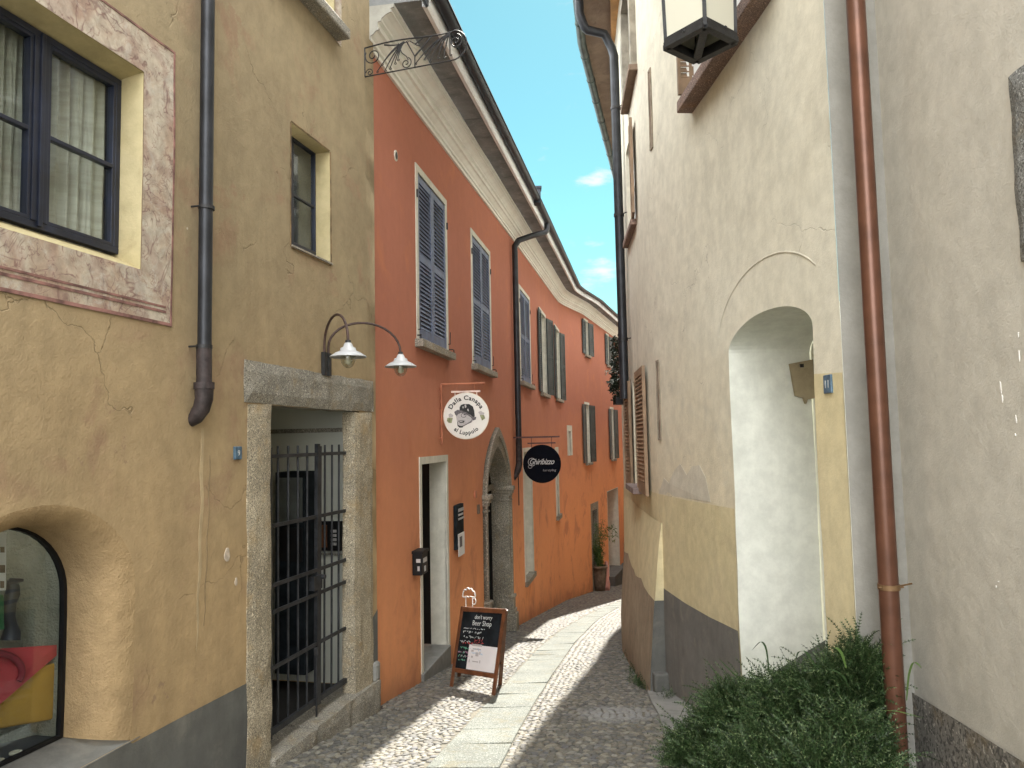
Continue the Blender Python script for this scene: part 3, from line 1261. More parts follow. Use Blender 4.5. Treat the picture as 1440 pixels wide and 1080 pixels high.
BR.wbox(mb, fl - .1, fs + .02, fb - .1, ft + .1, -.65, -.6)
BR.wbox(mb, fl - .1, fl - .05, fb - .1, ft + .1, -.6, -.2)
BR.wbox(mb, fs + .001, fs + .05, fb - .1, ft + .1, -.6, -.192)
BR.wbox(mb, fl - .05, fs, ft + .001, ft + .05, -.6, -.192)
mb.build('room', MT['darkroom'], bw)

# ---- small window
mb = MB()
reveal(mb, BR, R4(*small), .17)
mb.build('window_reveal', rv, brown)
a0 = BR.hit(411, 250, -.13)[0]
a1 = BR.hit(446, 280, -.13)[0]
zb_ = BR.hit(446, 361, -.13)[1]
zt_ = BR.hit(446, 214, -.13)[1]
mb = MB()
frame_rect(mb, BR, a0, a1, zb_, zt_, .035, -.17, -.13, (), (BR.hit(430, 283, -.13)[1],), .018)
smw = mb.build('window', MT['navy'], brown, bevel=.003)
mb = MB()
BR.wbox(mb, a0 + .02, a1 - .02, zb_ + .02, zt_ - .02, -.152, -.149)
mb.build('glass', MT['glass'], smw)
mb = MB()
BR.wbox(mb, a0 - .05, a1 + .5, zb_ - .1, zt_ + .1, -.22, -.2)
mb.build('blind', plain('grey_blind_cloth', (.09, .09, .1), .9, var=.3, scale=4), smw)
mb = MB()
for (s0_, s1_, z0_, z1_) in ((small[0] - .015, small[0] - .006, small[2], small[3]), (small[1] + .006, small[1] + .014, small[2], small[3]), (small[0], small[1], small[3] + .005, small[3] + .013), (small[0], small[1], small[2] - .014, small[2] - .005)):
    BR.wbox(mb, s0_, s1_, z0_, z1_, .002, .007)
mb.build('painted_lines', plain('ochre_line_paint', (.18, .12, .06), .9, var=.5, scale=12), brown)
mb = MB()
BR.wbox(mb, a1, small[1] + .0, small[2], small[2] + .012, -.17, .012)
BR.wbox(mb, small[0], a1, small[2], small[2] + .015, -.13, .015)
mb.build('sill', MT['stonesill'], brown)

# ---- upper window with stone sill
mb = MB()
reveal(mb, BR, R4(*upw), .2)
mb.build('window_reveal', rv, brown)
mb = MB()
BR.wbox(mb, upw[0] - .12, upw[1] + .06, upw[2] - .09, upw[2] + .005, -.1, .13)
mb.build('sill', MT['granite_d'], brown, bevel=.015)
mb = MB()
frame_rect(mb, BR, upw[0], upw[1], upw[2], upw[3], .07, -.2, -.15, ((upw[0] + upw[1]) / 2,), (upw[2] + .75,), .05)
uw = mb.build('window', MT['navy'], brown)
mb = curtain_sheet(BR, upw[0] + .72, upw[1] - .06, upw[2], upw[3], -.19, 3, 4, .006)
mb.build('curtain', MT['whitew'], uw)
mb = MB()
BR.wbox(mb, upw[0] - .1, upw[1] + .4, upw[2] - .1, upw[3] + .1, -.3, -.28)
mb.build('room', MT['darkroom'], uw)
sheet(BR, [(upw[1] + .012, upw[2] - .1), (upw[1] + .13, upw[2] - .1), (upw[1] + .13, upw[3]), (upw[1] + .012, upw[3])], [], o=.005).build('painted_border', bpy.data.materials['fresco'], brown)

# ---- stone gateway
l_t = BR.hit(347, 507)[1]
l_b = BR.hit(347, 567)[1]
l_l = BR.hit(345, 540)[0]
l_r = BR.hit(524, 560)[0]


def rough_block(mb, W, s0, s1, z0, z1, o0, o1, seed, jit=.008, cell=.09):
    """stone block with irregular arrises"""
    ns = max(1, int((s1 - s0) / cell))
    nz = max(1, int((z1 - z0) / cell))
    idx = {}
    V = []

    def pt(i, j, f):
        k = (i, j, f)
        if k not in idx:
            q = s0 + (s1 - s0) * i / ns
            z = z0 + (z1 - z0) * j / nz
            e = 0
            if i in (0, ns):
                q += (noise.noise(Vector((z * 5, seed, 1.5))) * jit * 1.2 - (0 if f else .0)) * 1
            if j in (0, nz):
                z += noise.noise(Vector((q * 5, seed, 3.3))) * jit * 1.2
            o = o1 if f else o0
            if f:
                o += noise.noise(Vector((q * 7, z * 7, seed))) * jit
                if i in (0, ns) or j in (0, nz):
                    o -= .012
            V.append(W.P(q, z, o))
            idx[k] = len(V) - 1
        return idx[k]
    Fc = []
    for i in range(ns):
        for j in range(nz):
            Fc.append((pt(i, j, 1), pt(i + 1, j, 1), pt(i + 1, j + 1, 1), pt(i, j + 1, 1)))
    for i in range(ns):
        Fc.append((pt(i, 0, 0), pt(i + 1, 0, 0), pt(i + 1, 0, 1), pt(i, 0, 1)))
        Fc.append((pt(i, nz, 1), pt(i + 1, nz, 1), pt(i + 1, nz, 0), pt(i, nz, 0)))
    for j in range(nz):
        Fc.append((pt(0, j, 1), pt(0, j + 1, 1), pt(0, j + 1, 0), pt(0, j, 0)))
        Fc.append((pt(ns, j, 0), pt(ns, j + 1, 0), pt(ns, j + 1, 1), pt(ns, j, 1)))
    mb.add(V, Fc)


mb = MB()
rough_block(mb, BR, l_l - .01, l_r, l_b + .002, l_t, -.18, .022, 1, .012, .06)
mb.build('lintel', MT['granite_d'], brown)
mb = MB()
rough_block(mb, BR, BR.hit(347, 800)[0], gate_l, gz(BR.y(gate_l)) - .1, l_b - .003, -.2, .02, 2, .01, .07)
mb.build('jamb', MT['granite'], brown)
mb = MB()
jr = BR.hit(498, 800)[0]
rough_block(mb, BR, jr, BR.hit(523, 750)[0], gate_b - .12, l_b - .003, -.11, .02, 3, .01, .07)
mb.build('jamb', MT['granite'], brown)
mb = MB()
zs1 = BR.hit(372, 1060)[1]
zs2 = BR.hit(517, 965)[1]
zst = (zs1 + zs2) / 2 - .02
k = 3
for i in range(k):
    a = gate_l - .02 + (sE - .03 - gate_l) * i / k + .004
    b = gate_l - .02 + (sE - .03 - gate_l) * (i + 1) / k - .004
    rough_block(mb, BR, a, b, zst - .7, zst + random.uniform(-.006, .006), -.28, .07, 5 + i, .01, .06)
mb.build('threshold', MT['granite_d'], brown)
mb = MB()
BR.wbox(mb, qd0 + .0, sE - .012, zst - .02, zst + .16, -.05, .045)
mb.build('plinth', MT['cement'], brown, bevel=.03)
# ---- passage behind the gate
ps0, ps1 = gate_l - .45, jr + .25
pd = 1.9
pz0, pz1 = zst - .002, gate_t + .35
mb = MB()
mb.add([P_(ps0, pz0, -.112), P_(ps1, pz0, -.112), P_(ps1, pz0, -pd), P_(ps0, pz0, -pd),
        P_(ps0, pz1, -.112), P_(ps1, pz1, -.112), P_(ps1, pz1, -pd), P_(ps0, pz1, -pd)],
       [(2, 6, 7, 3), (4, 5, 6, 7), (3, 7, 4, 0), (1, 5, 6, 2)])
mb.build('passage', MT['room'], brown)
mb = MB()
mb.add([P_(ps0, pz0 - .006, -.27), P_(ps1, pz0 - .006, -.27), P_(ps1, pz0 - .006, -pd), P_(ps0, pz0 - .006, -pd)], [(0, 1, 2, 3)])
mb.build('passage_floor', MT['darkroom'], brown)
def on_back(px0, py0, px1, py1, o, th, m, name, label, cat, bev=.004):
    s0, z1 = BR.hit(px0, py0, o)
    s1, z0 = BR.hit(px1, py1, o)
    mb = MB()
    BR.wbox(mb, s0, s1, z0, z1, o - th, o)
    ob = mb.build(name, m, None, bevel=bev)
    if label:
        tag(ob, label, cat)
    return ob, (s0, s1, z0, z1)




def side_pt(px, py, ds=.0):
    """point on the passage side wall that faces up the alley"""
    n = BR.tan(ps1)
    p0 = P_(ps1 - ds, 0, 0)
    d = ray(px, py)
    return O + d * ((p0 - O).dot(n) / d.dot(n))


def side_box(px0, py0, px1, py1, ds, th, m, name, parent=None, bevel=0):
    n = BR.tan(ps1)
    a, b = side_pt(px0, py0, ds), side_pt(px1, py1, ds)
    q = [Vector((a.x, a.y, b.z)), Vector((b.x, b.y, b.z)), Vector((b.x, b.y, a.z)), Vector((a.x, a.y, a.z))]
    mb = MB()
    mb.hexa(q + [p + n * th for p in q])
    return mb.build(name, m, parent, bevel=bevel)


nb_ = side_box(432, 733, 479, 775, .05, .045, MT['black'], 'notice_board', None, .004)
tag(nb_, 'dark notice board on the passage wall behind the right gate leaf', 'notice board')
for k in range(4):
    side_box(465, 745 + 6 * k, 473, 749 + 6 * k, .054, .003, MT['skin1'], 'note', nb_)
side_box(436, 738, 460, 770, .054, .003, MT['woodred'], 'picture', nb_)
cb = side_box(387, 664, 429, 950, .30, .28, MT['blackboard'], 'wooden_cabinet', None, .006)
tag(cb, 'tall dark cabinet standing in the passage behind the left gate leaf', 'cabinet')
side_box(391, 672, 425, 735, .304, .004, plain('dusty_glass_grey', (.1, .11, .105), .3), 'door', cb)
side_box(391, 742, 425, 790, .304, .004, MT['black'], 'door', cb)
side_box(380, 604, 500, 607, .02, .02, MT['granite_d'], 'cable_duct', brown)
side_box(440, 778, 500, 781, .03, .03, MT['granite_d'], 'rail', brown)

# ---- iron gate
gp = -.085
gl = BR.hit(376, 850, gp)[0]
gr = BR.hit(497, 850, gp)[0]
gm = BR.hit(447, 850, gp)[0]
zr = [BR.hit(440, y, gp)[1] for y in (639, 727.5, 803, 837, 908)]
ztop = BR.hit(440, 632, gp)[1] + .025
zbt = BR.hit(372, 1036, gp)[1]
gate_o = thing('iron_gate', 'tall dark iron barred gate with two leaves closing the stone gateway', 'gate', tuple(P_(gm, zbt, gp)))
for (a, b, nbars) in ((gl + .02, gm - .012, 5), (gm + .012, gr - .01, 5)):
    mb = MB()
    mb.bar(P_(a, zbt - .04, gp), P_(a, ztop, gp), .045, .03, up=BR.nor(1))
    mb.bar(P_(b, zbt - .04, gp), P_(b, ztop + .02, gp), .038, .03, up=BR.nor(1))
    for z in zr:
        mb.bar(P_(a + .02, z, gp + .004), P_(b - .01, z, gp + .004), .014, .028)
    mb.bar(P_(a + .02, zbt, gp), P_(b - .01, zbt, gp), .03, .04)
    leaf = mb.build('gate_leaf', MT['gate'], gate_o)
    for i in range(1, nbars):
        q = a + (b - a) * i / nbars
        mb = MB()
        mb.tube([P_(q, zbt, gp - .012), P_(q, ztop + .01, gp - .012)], .010, 6)
        mb.build('bar', MT['gate'], leaf)
mb = MB()
mb.box(P_(gm - .05, (zr[2] + zr[3]) / 2, gp + .005), .13, .05, .11, 1.3)
mb.tube([P_(gm + .01, zr[2] - .06, gp + .03), P_(gm + .01, zr[2] - .06, gp + .06)], .018, 10)
mb.build('lock', MT['gate'], gate_o)
mb = MB()
mb.tube([P_(gm - .06, zr[4] - .02, gp + .025), P_(gm - .06, zbt - .12, gp + .025)], .009, 6)
mb.box(P_(gm - .06, zr[4] - .05, gp + .02), .03, .03, .06)
mb.build('drop_bolt', MT['iron'], gate_o)
for (q, zz) in ((gl, zbt + .2), (gl, zr[1] + .1), (gr + .0, zr[2] - .05), (gr + .0, zr[4] - .1)):
    mb = MB()
    mb.box(P_(q, zz, gp), .05, .05, .12, .2)
    mb.build('hinge', MT['iron'], gate_o)

# ---- rain pipe of the brown house
mb = MB()
pq, pz = BR.hit(288, 420, .07)
zt0 = BR.hit(288, 545, .07)[1]
mb.tube([P_(pq, topB + .1, .07), P_(pq, zt0, .07)], .041, 14)
dp = mb.build('downpipe', MT['darkmetal'], brown)
tag(dp, 'dark downpipe ending in a cast iron shoe above the alley')
mb = MB()
zz = BR.hit(288, 490, .07)[1]
mb.tube([P_(pq, zz, .07), P_(pq, zt0, .07)], .045, 14)
mb.tube([P_(pq, zt0 + .03, .07), P_(pq, zt0 - .01, .07)], .06, 14)
mb.tube([P_(pq, zt0, .07), P_(pq, zt0 - .07, .07), P_(pq - .005, zt0 - .13, .055), P_(pq - .01, zt0 - .18, .02), P_(pq - .01, zt0 - .2, -.02)], [.055, .052, .05, .045, .04], 14)
mb.build('pipe_shoe', plain('rusty_cast_iron', (.04, .03, .03), .6, .3, .5, 14, .4, 40), dp)
for y in (292, 488):
    mb = MB()
    z = BR.hit(288, y, .07)[1]
    mb.tube([P_(pq, z - .01, .07), P_(pq, z + .012, .07)], .048, 14)
    mb.tube([P_(pq - .05, z, .06), P_(pq - .05, z, -.01)], .006, 6)
    mb.build('bracket', MT['iron'], dp)

# bare plaster scar + small electrical hole on the brown wall
for (px, py, w, h) in ((318, 780, .028, .045), (331, 818, .014, .026)):
    mb = MB()
    c = BR.hit(px, py)
    poly = [(c[0] + w * math.cos(t) * (1 + .2 * math.sin(3 * t + px)), c[1] + h * math.sin(t)) for t in np.linspace(0, 2 * math.pi, 15)[:-1]]
    mb.prism(poly, P_, .002, .006)
    mb.build('bare_plaster_patch', plain('bare_plaster', (.5, .42, .34), .9, 0, .2, 30, .3), brown)
mb = MB()
c = BR.hit(511, 884)
mb.prism([(c[0] + .035 * math.cos(t), c[1] + .07 * math.sin(t)) for t in np.linspace(0, 2 * math.pi, 17)[:-1]], P_, .004, .012)
tag(mb.build('socket_hole', MT['black'], brown), 'small black oval socket in the grey dado')

# lime drip ridge running down under the pipe shoe
for (x0, wd, c_, ya, yb) in ((284, .022, (.40, .31, .19), 602, 915), (294, .004, (.25, .185, .11), 640, 880)):
    mb = MB()
    L_, R_ = [], []
    for k in range(26):
        y = ya + (yb - ya) * k / 25
        q, z = BR.hit(x0 - 8 * k / 25, y)
        w = wd * (.5 + .7 * abs(noise.noise(Vector((k * .35, x0, 0)))) ) * (1 - (k / 25) ** 4) + .002
        L_.append((q - w + .006 * math.sin(k * .9), z))
        R_.append((q + w + .006 * math.sin(k * .9), z))
    mb.prism(L_ + R_[::-1], P_, .0005, .0025)
    mb.build('drip_ridge', plaster('drip_%d' % x0, c_, tuple(x * 1.15 for x in c_), big=3, streak=.1, bump=.6), brown)

# ---- house number tile by the gate
def number_tile(W, px, py, w, h, text, label, rotpx=0):
    q, z = W.hit(px, py)
    mb = MB()
    W.wbox(mb, q - w / 2, q + w / 2, z - h / 2, z + h / 2, -.005, .016)
    o = mb.build('house_number', MT['tile'], None, bevel=.003)
    tag(o, label, 'number tile')
    d = W.tan(q) * (1 if W.side > 0 else -1)
    put_text(text, W.P(q, z, .0175), d, Vector((0, 0, 1)), h * .62, MT['inkwhite'], o, 'numeral', center=True)
    mb = MB()
    return o


def text_mesh(text, size, shear=0.0, spacing=1.0, bold=0.0, ext=.0006):
    cu = bpy.data.curves.new('t', 'FONT')
    cu.body = text
    cu.size = size
    cu.shear = shear
    cu.space_character = spacing
    cu.offset = bold
    cu.extrude = ext
    cu.resolution_u = 3
    cu.align_x = 'CENTER'
    ob = bpy.data.objects.new('t', cu)
    COL.objects.link(ob)
    dg = bpy.context.evaluated_depsgraph_get()
    me = bpy.data.meshes.new_from_object(ob.evaluated_get(dg))
    bpy.data.objects.remove(ob)
    bpy.data.curves.remove(cu)
    return me


def put_text(text, origin, right, up, size, m, parent, name='lettering', shear=0.0, center=False, arc=None, spacing=1.0, bold=0.0, wide=1.0):
    """arc=(R, flip): bend round a circle of radius R centred on origin"""
    me = text_mesh(text, size, shear, spacing, bold)
    nrm = right.cross(up).normalized()
    ys = [vv.co.y for vv in me.vertices]
    yo = -(min(ys) + max(ys)) / 2 if (center and ys) else 0
    for vv in me.vertices:
        x, y, z = vv.co
        x *= wide
        if arc:
            R, flip = arc
            if not flip:
                a = math.pi / 2 - x / R
                rad = R + y
            else:
                a = -math.pi / 2 + x / R
                rad = R - y
            x, y = rad * math.cos(a), rad * math.sin(a)
        else:
            y += yo
        vv.co = origin + right * x + up * y + nrm * z
    me.materials.clear()
    me.materials.append(m)
    o = bpy.data.objects.new(name, me)
    link(o, parent)
    return o


number_tile(BR, 333, 637, .075, .085, '9', 'small blue enamel number tile beside the stone gateway')

# ---- twin wall lamp
wl_q = BR.hit(456, 500)[0]
lamp = None


def gooseneck(endpx, rim_y, peak_y, Lh, ang, label):
    """one swan-neck wall lamp"""
    base = BR.P(wl_q, 0, .02)
    dirn = (BR.nor(wl_q) * math.cos(ang) + BR.tan(wl_q) * math.sin(ang)).normalized()
    end = base + dirn * Lh
    ze = at_y(endpx, rim_y, end.y).z
    mid = base + dirn * Lh * .45
    zp = at_y(endpx, peak_y, mid.y).z
    zb = BR.hit(456, 508)[1]
    t = thing('wall_lamp', label, 'lamp', (base.x, base.y, zb), 'twin swan-neck lamps above the gateway')
    mb = MB()
    side = BR.tan(wl_q) * (.035 if ang > 0 else -.035)
    b0 = Vector((base.x, base.y, zb)) + side
    pts = [b0 + Vector((0, 0, -.1)), b0 + Vector((0, 0, .02))]
    zsocket = ze + .12
    R = Lh / 2
    for k in range(0, 17):
        a = math.pi * (1 - k / 16)
        x = R + R * math.cos(a)
        zarc = (zb + .12) * (1 - k / 16) + zsocket * (k / 16)
        h = max(.05, zp - (zb + .12 + zsocket) / 2)
        pts.append(b0 * (1 - k / 16) + Vector((0, 0, 0)) * 0 + (Vector((b0.x, b0.y, 0)) * (k / 16)) + Vector((0, 0, 0)))
        pts[-1] = Vector((b0.x, b0.y, 0)) + Vector((end.x - b0.x, end.y - b0.y, 0)) * (x / Lh) + Vector((0, 0, zarc + h * math.sin(a)))
    pts.append(Vector((end.x, end.y, zsocket - .03)))
    mb.tube(pts, .0105, 8)
    mb.build('arm', plain('rust_brown_iron', (.06, .035, .03), .6, .3, .4, 20, .1), t)
    mb = MB()
    mb.bar(b0 + Vector((0, 0, -.12)), b0 + Vector((0, 0, .07)), .05, .03, up=BR.nor(1))
    mb.build('wall_plate', MT['iron'], t)
    c = (end.x, end.y, ze)
    mb = MB()
    Rr = .135
    mb.lathe(c, [(.022, .105), (.03, .095), (.036, .075), (.055, .066), (.06, .045), (.09, .033), (Rr, .002), (Rr, -.004), (.088, .026), (.055, .038), (.0, .04)], 32)
    mb.build('shade', plain('white_enamel', (.45, .46, .48), .3, 0, .05, 6, 0), t)
    mb = MB()
    mb.lathe(c, [(.0, .125), (.02, .125), (.024, .09), (.024, .07)], 16)
    mb.build('socket', MT['iron'], t)
    mb = MB()
    prof = [(.056, .03)] + [(.056 * math.cos(a) + .002, .0 - .085 * math.sin(a)) for a in np.linspace(0, math.pi / 2, 9)]
    mb.lathe(c, prof, 24)
    mb.build('globe', MT['lampglass'], t)
    mb = MB()
    mb.lathe(c, [(.012, .03), (.014, 0), (.028, -.03), (.024, -.052), (0, -.06)], 14)
    mb.build('bulb', MT['opal'], t)
    return t


gooseneck(478, 502, 444, .66, -.85, 'swan-neck lamp turned up the alley, white enamel shade over the gateway lintel')
gooseneck(539, 516, 453, .62, .62, 'swan-neck lamp reaching down the alley, its white shade before the orange wall')

# ---- wrought iron sign bracket
q0 = BR.hit(513, 88)[0]
zt1 = BR.hit(513, 68)[1]
zb1 = BR.hit(513, 108)[1]
n_ = BR.nor(q0)
bo = BR.P(q0, 0, 0)
dirb = (n_ * 1.0 + BR.tan(q0) * -.03).normalized()
# reach so that tip shows at px 655
Lb = .3
for k in range(200):
    pt = bo + dirb * Lb
    rr0 = ray(655, 60)
    if pt.x / pt.y > rr0.x / rr0.y:
        break
    Lb += .01
Hb = zt1 - zb1
ztip = at_y(655, 60, (bo + dirb * Lb).y).z


def bp(x, y):
    """x 0..1 along, y 0 bottom..1 top"""
    mid_ = (zt1 + zb1) / 2
    zc = mid_ * (1 - x) + ztip * x
    return bo + dirb * (Lb * x) + Vector((0, 0, zc + (y - .5) * Hb))


br = thing('iron_bracket', 'ornate wrought iron scroll bracket projecting high from the brown wall', 'bracket', tuple(bp(0, .5)))
mb = MB()
mb.bar(bp(0, 0), bp(0, 1), .02, .012)
top_ = [bp(x, 1 + .05 * math.sin(x * 6)) for x in np.linspace(0, .86, 14)]
tipc = [bp(.86 + .14 * math.sin(a), .5 + .5 * math.cos(a)) for a in np.linspace(0.2, math.pi - .2, 12)]
bot_ = [bp(x, 0) for x in np.linspace(.84, 0, 10)]
mb.tube(top_ + tipc + bot_, .007, 6)
mb.build('frame', MT['iron'], br)


def spiral(cx, cy, r0, a0, turns, sgn=1, asp=None):
    asp = Lb / Hb
    out = []
    for k in range(28):
        t = k / 27
        rr_ = r0 * (1 - .85 * t)
        a = a0 + sgn * turns * 2 * math.pi * t
        out.append(bp(cx + rr_ * math.cos(a) / asp, cy + rr_ * math.sin(a)))
    return out


mb = MB()
for sp_, rad_ in ((spiral(.085, .68, .3, 2.6, 1.6), .0055), (spiral(.05, .12, .14, 3.1, 1.4, -1), .0045), (spiral(.415, .2, .2, 1.2, 1.5, -1), .005),
                  ([bp(.34, .93), bp(.37, .6), bp(.42, .42), bp(.435, .3)], .005), (spiral(.895, .62, .24, 1.3, 1.6, -1), .0065)):
    mb = MB()
    mb.tube(sp_, rad_, 6)
    mb.build('scroll', MT['iron'], br)
mb = MB()


def leafbar(x0, y0, x1, y1, bend, r0=.008):
    pts = []
    for t in np.linspace(0, 1, 8):
        x = x0 + (x1 - x0) * t
        y = y0 + (y1 - y0) * t + bend * math.sin(math.pi * t)
        pts.append(bp(x, y))
    mb.tube(pts, [r0 * (1 - .5 * t) for t in np.linspace(0, 1, 8)], 6)
    mb.tube(spiral(x1 + .012, y1 + .02, .05, 3.1, .9), .003, 5)


for (x1, y1) in ((.12, .08), (.17, .3), (.2, .06), (.25, .1), (.3, .25), (.33, .35)):
    leafbar(.4, .95, x1, y1, .12)
for (x1, y1) in ((.5, .1), (.59, .2), (.64, .08), (.72, .15), (.78, .12), (.84, .18)):
    leafbar(.84, .93, x1, y1, .14, .009)
leafbar(.2, .98, .42, .93, -.06)
mb.tube([bp(.42, .95), bp(.5, .38), bp(.5, .02)], .006, 6)
mb.tube([bp(.5, .38), bp(.66, .93)], .008, 6)
mb.tube([bp(.5, .78), bp(.58, .95)], .006, 6)
mb.tube([bp(.45, .95), bp(.52, .75), bp(.55, .7)], .005, 6)
mb.build('leaf_scrolls', MT['iron'], br)

# ================================================================== ORANGE HOUSE
orange = thing('orange_house', 'long terracotta orange house with cream cornice and slate louvred shutters', 'house', tuple(OR.P(6, gz(14), -1)))
oP = OR.P
CZ = [(5, 3.31), (6.9, 3.37), (8.7, 3.45), (12.9, 3.64), (22, 3.97), (25, 4.15), (60, 4.2)]


def cz(q):
    d = OR.y(q) / S
    for (a, ha), (b, hb) in zip(CZ, CZ[1:]):
        if d <= b:
            return E + (ha + (hb - ha) * (d - a) / (b - a)) * S
    return E + 4.2 * S


OE = OR.cum[-1]
OR.grid = .4
stations = list(np.arange(0, OE, .6)) + [OE]
for c in OR.cum[1:-1]:
    stations += [c - .1, c, c + .1]
stations = sorted(set(round(float(x), 4) for x in stations))


def sweep(prof, name, m, parent, st=None, smooth=False, s_from=None):
    """prof list of (offset, dz above cornice base)"""
    st = st or stations
    mb = MB()
    V = []
    for q in st:
        for o, dz_ in prof:
            V.append(OR.P(q, cz(q) + dz_, o))
    k = len(prof)
    mb.add(V, [(i * k + j, i * k + j + 1, (i + 1) * k + j + 1, (i + 1) * k + j) for i in range(len(st) - 1) for j in range(k - 1)], smooth=smooth)
    return mb.build(name, m, parent)


CW = .27 * 1.0
prof = [(0, -.0), (.03, 0), (.03, .045), (.012, .05), (.012, .06), (.045, .065), (.045, .1), (.07, .115), (.105, .15), (.135, .155), (.135, .165), (.118, .17), (.118, .235), (.155, .24), (.155, .265), (.17, .275), (.2, .30), (.24, .318), (.262, .322), (.262, .332), (.25, .336), (.25, .36), (.285, .365), (.285, .40)]
sweep(prof, 'cornice', MT['cornice'], orange)
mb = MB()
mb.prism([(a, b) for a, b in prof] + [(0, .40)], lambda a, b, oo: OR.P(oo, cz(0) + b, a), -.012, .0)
mb.build('cornice_end', plaster('shaded_cornice_cream', (.33, .32, .285), (.38, .37, .33), big=2, streak=.2, bump=.2), orange)  # cornice cream darkened on this cap, shade put into the colour against strong light
mb = MB()
mb.prism([(-.1, .401), (.565, .401), (.66, .52), (.1, .78), (-.1, .9)], lambda a, b, oo: OR.P(oo, cz(0) + b, a), -.012, .0)
mb.build('verge_board', MT['soffit'], orange)
# stone slabs of the eaves
mb = MB()
q = 0
rs = random.Random(5)
while q < OE - 1:
    L = rs.uniform(.5, .95)
    for (a, b) in ((q + .004, q + L - .004),):
        z = .395 + rs.uniform(0, .012)
        mb.hexa([OR.P(a, cz(a) + z, .2), OR.P(b, cz(b) + z, .2), OR.P(b, cz(b) + z, .57 + rs.uniform(-.01, .01)), OR.P(a, cz(a) + z, .57),
                 OR.P(a, cz(a) + z + .05, .2), OR.P(b, cz(b) + z + .05, .2), OR.P(b, cz(b) + z + .05, .57), OR.P(a, cz(a) + z + .05, .57)])
    q += L
mb.build('eaves_slabs', MT['soffit'], orange)
sweep([(.565, .345), (.615, .325), (.632, .345), (.632, .52), (.565, .52), (.565, .345)], 'fascia', MT['fascia'], orange)
gpf = [(.635 + .065 + .065 * math.cos(a), .50 + .065 * math.sin(a)) for a in np.linspace(math.pi, 2 * math.pi, 9)]
sweep([(.633, .53)] + gpf + [(.775, .51), (.775, .49)] + [(x - .004 if i > 4 else x + .004, y + .006) for i, (x, y) in reversed(list(enumerate(gpf)))], 'gutter', MT['gutter'], orange, smooth=True)
sweep([(.66, .5), (.1, .78), (-5, 3.0)], 'roof', MT['soffit'], orange)
mb = MB()
cq = OR.hit(756, 256, .75)[0]
c = OR.P(cq + .3, cz(cq) + .56, .70)
mb.box(c, .13, .2, .3)
mb.box(c + Vector((0, 0, .16)), .17, .24, .04)
mb.build('chimney', MT['gutter'], orange)

WINS = []   # wall holes


def owin(tl, br, leaf, spec, trim=.085, sill=True, frame_top=True):
    """window in the orange wall; spec: 'closed' or (pxa0,pxa1,pxb0,pxb1) leaf folded back pixel spans"""
    s0, s1, z0, z1 = OR.rect(tl, br)
    WINS.append([s0 + trim, s1 - trim, z0 + .0, z1 - trim])
    w = bpy.data.objects.new('window', None)
    w['_loc'] = [0, 0, 0]
    w.parent = orange
    COL.objects.link(w)
    w.matrix_parent_inverse = Matrix.Translation(-Vector(orange['_loc']))
    mb = MB()
    a, b = s0 + trim, s1 - trim
    OR.wbox(mb, s0, a, z0, z1 - trim, -.02, .012)
    OR.wbox(mb, b, s1, z0, z1 - trim, -.02, .012)
    OR.wbox(mb, s0, s1, z1 - trim, z1, -.02, .0125)
    # reveal lining
    loop = R4(a, b, z0, z1 - trim)
    reveal(mb, OR, loop, .16, .0)
    mb.build('surround', MT['cream_trim'], w)
    if sill:
        mb = MB()
        OR.wbox(mb, s0 - .06, s1 + .06, z0 - .09, z0 + .004, -.1, .1)
        mb.build('sill', MT['stonesill'], w, bevel=.01)
    if spec != 'closed':
        mb = MB()
        frame_rect(mb, OR, a, b, z0 + .005, z1 - trim, .055, -.16, -.1, ((a + b) / 2,), (z0 + (z1 - z0) * .36, z0 + (z1 - z0) * .68), .035)
        mb.build('casement', MT['whitew'], w)
        mb = MB()
        OR.wbox(mb, a + .02, b - .02, z0 + .02, z1 - trim - .02, -.135, -.13)
        mb.build('glass', MT['glass'], w)
    mb = MB()
    dr = -.12 if spec == 'closed' else -.24
    OR.wbox(mb, a - .1, b + .5, z0 - .1, z1 + .1, dr - .05, dr)
    mb.build('room' if spec == 'closed' else 'curtain', MT['darkroom'] if spec == 'closed' else MT['whitew'], w)
    t = OR.tan((a + b) / 2)
    n = OR.nor((a + b) / 2)
    h = z1 - trim - z0 - .03
    if spec == 'closed':
        wd = (b - a) / 2 - .004
        for (hq, sg) in ((a + .002, 1), (b - .002, -1)):
            shutter_leaf('shutter', OR.P(hq, z0 + .012, -.03), t * sg, n, wd, h, MT['shutter'], w, slat=.05, nrm=n)
        for q, sg in ((s0 - .0, -1), (s1, 1)):
            mb = MB()
            p0 = OR.P(q, z0 + .05, .01)
            mb.tube([p0, p0 + n * .05, p0 + n * .06 + t * sg * .05, p0 + n * .06 + t * sg * .05 + Vector((0, 0, -.05))], .007, 6)
            p1 = OR.P(q - .03 * sg, z0 + .12, .012)
            mb.tube([p1, p1 + n * .03, p1 + n * .03 + Vector((0, 0, .16))], .006, 6)
            mb.build('shutter_catch', MT['iron'], w)
            mb = MB()
            mb.box(OR.P(q - sg * .03, z0 + h - .25, .014), .03, .03, .09)
            mb.build('hinge', MT['iron'], w)
    else:
        for (hq, sg, ang, ww) in ((a, -1, spec[0], spec[2]), (b, 1, spec[1], spec[3])):
            d = (t * sg * math.cos(ang) + n * math.sin(ang)).normalized()
            nn = (n * math.cos(ang) - t * sg * math.sin(ang)).normalized()
            shutter_leaf('shutter', OR.P(hq, z0 + .012, .02), d, n, ww, h, leaf, w, slat=.055, nrm=nn)
    return w, (a, b, z0, z1)


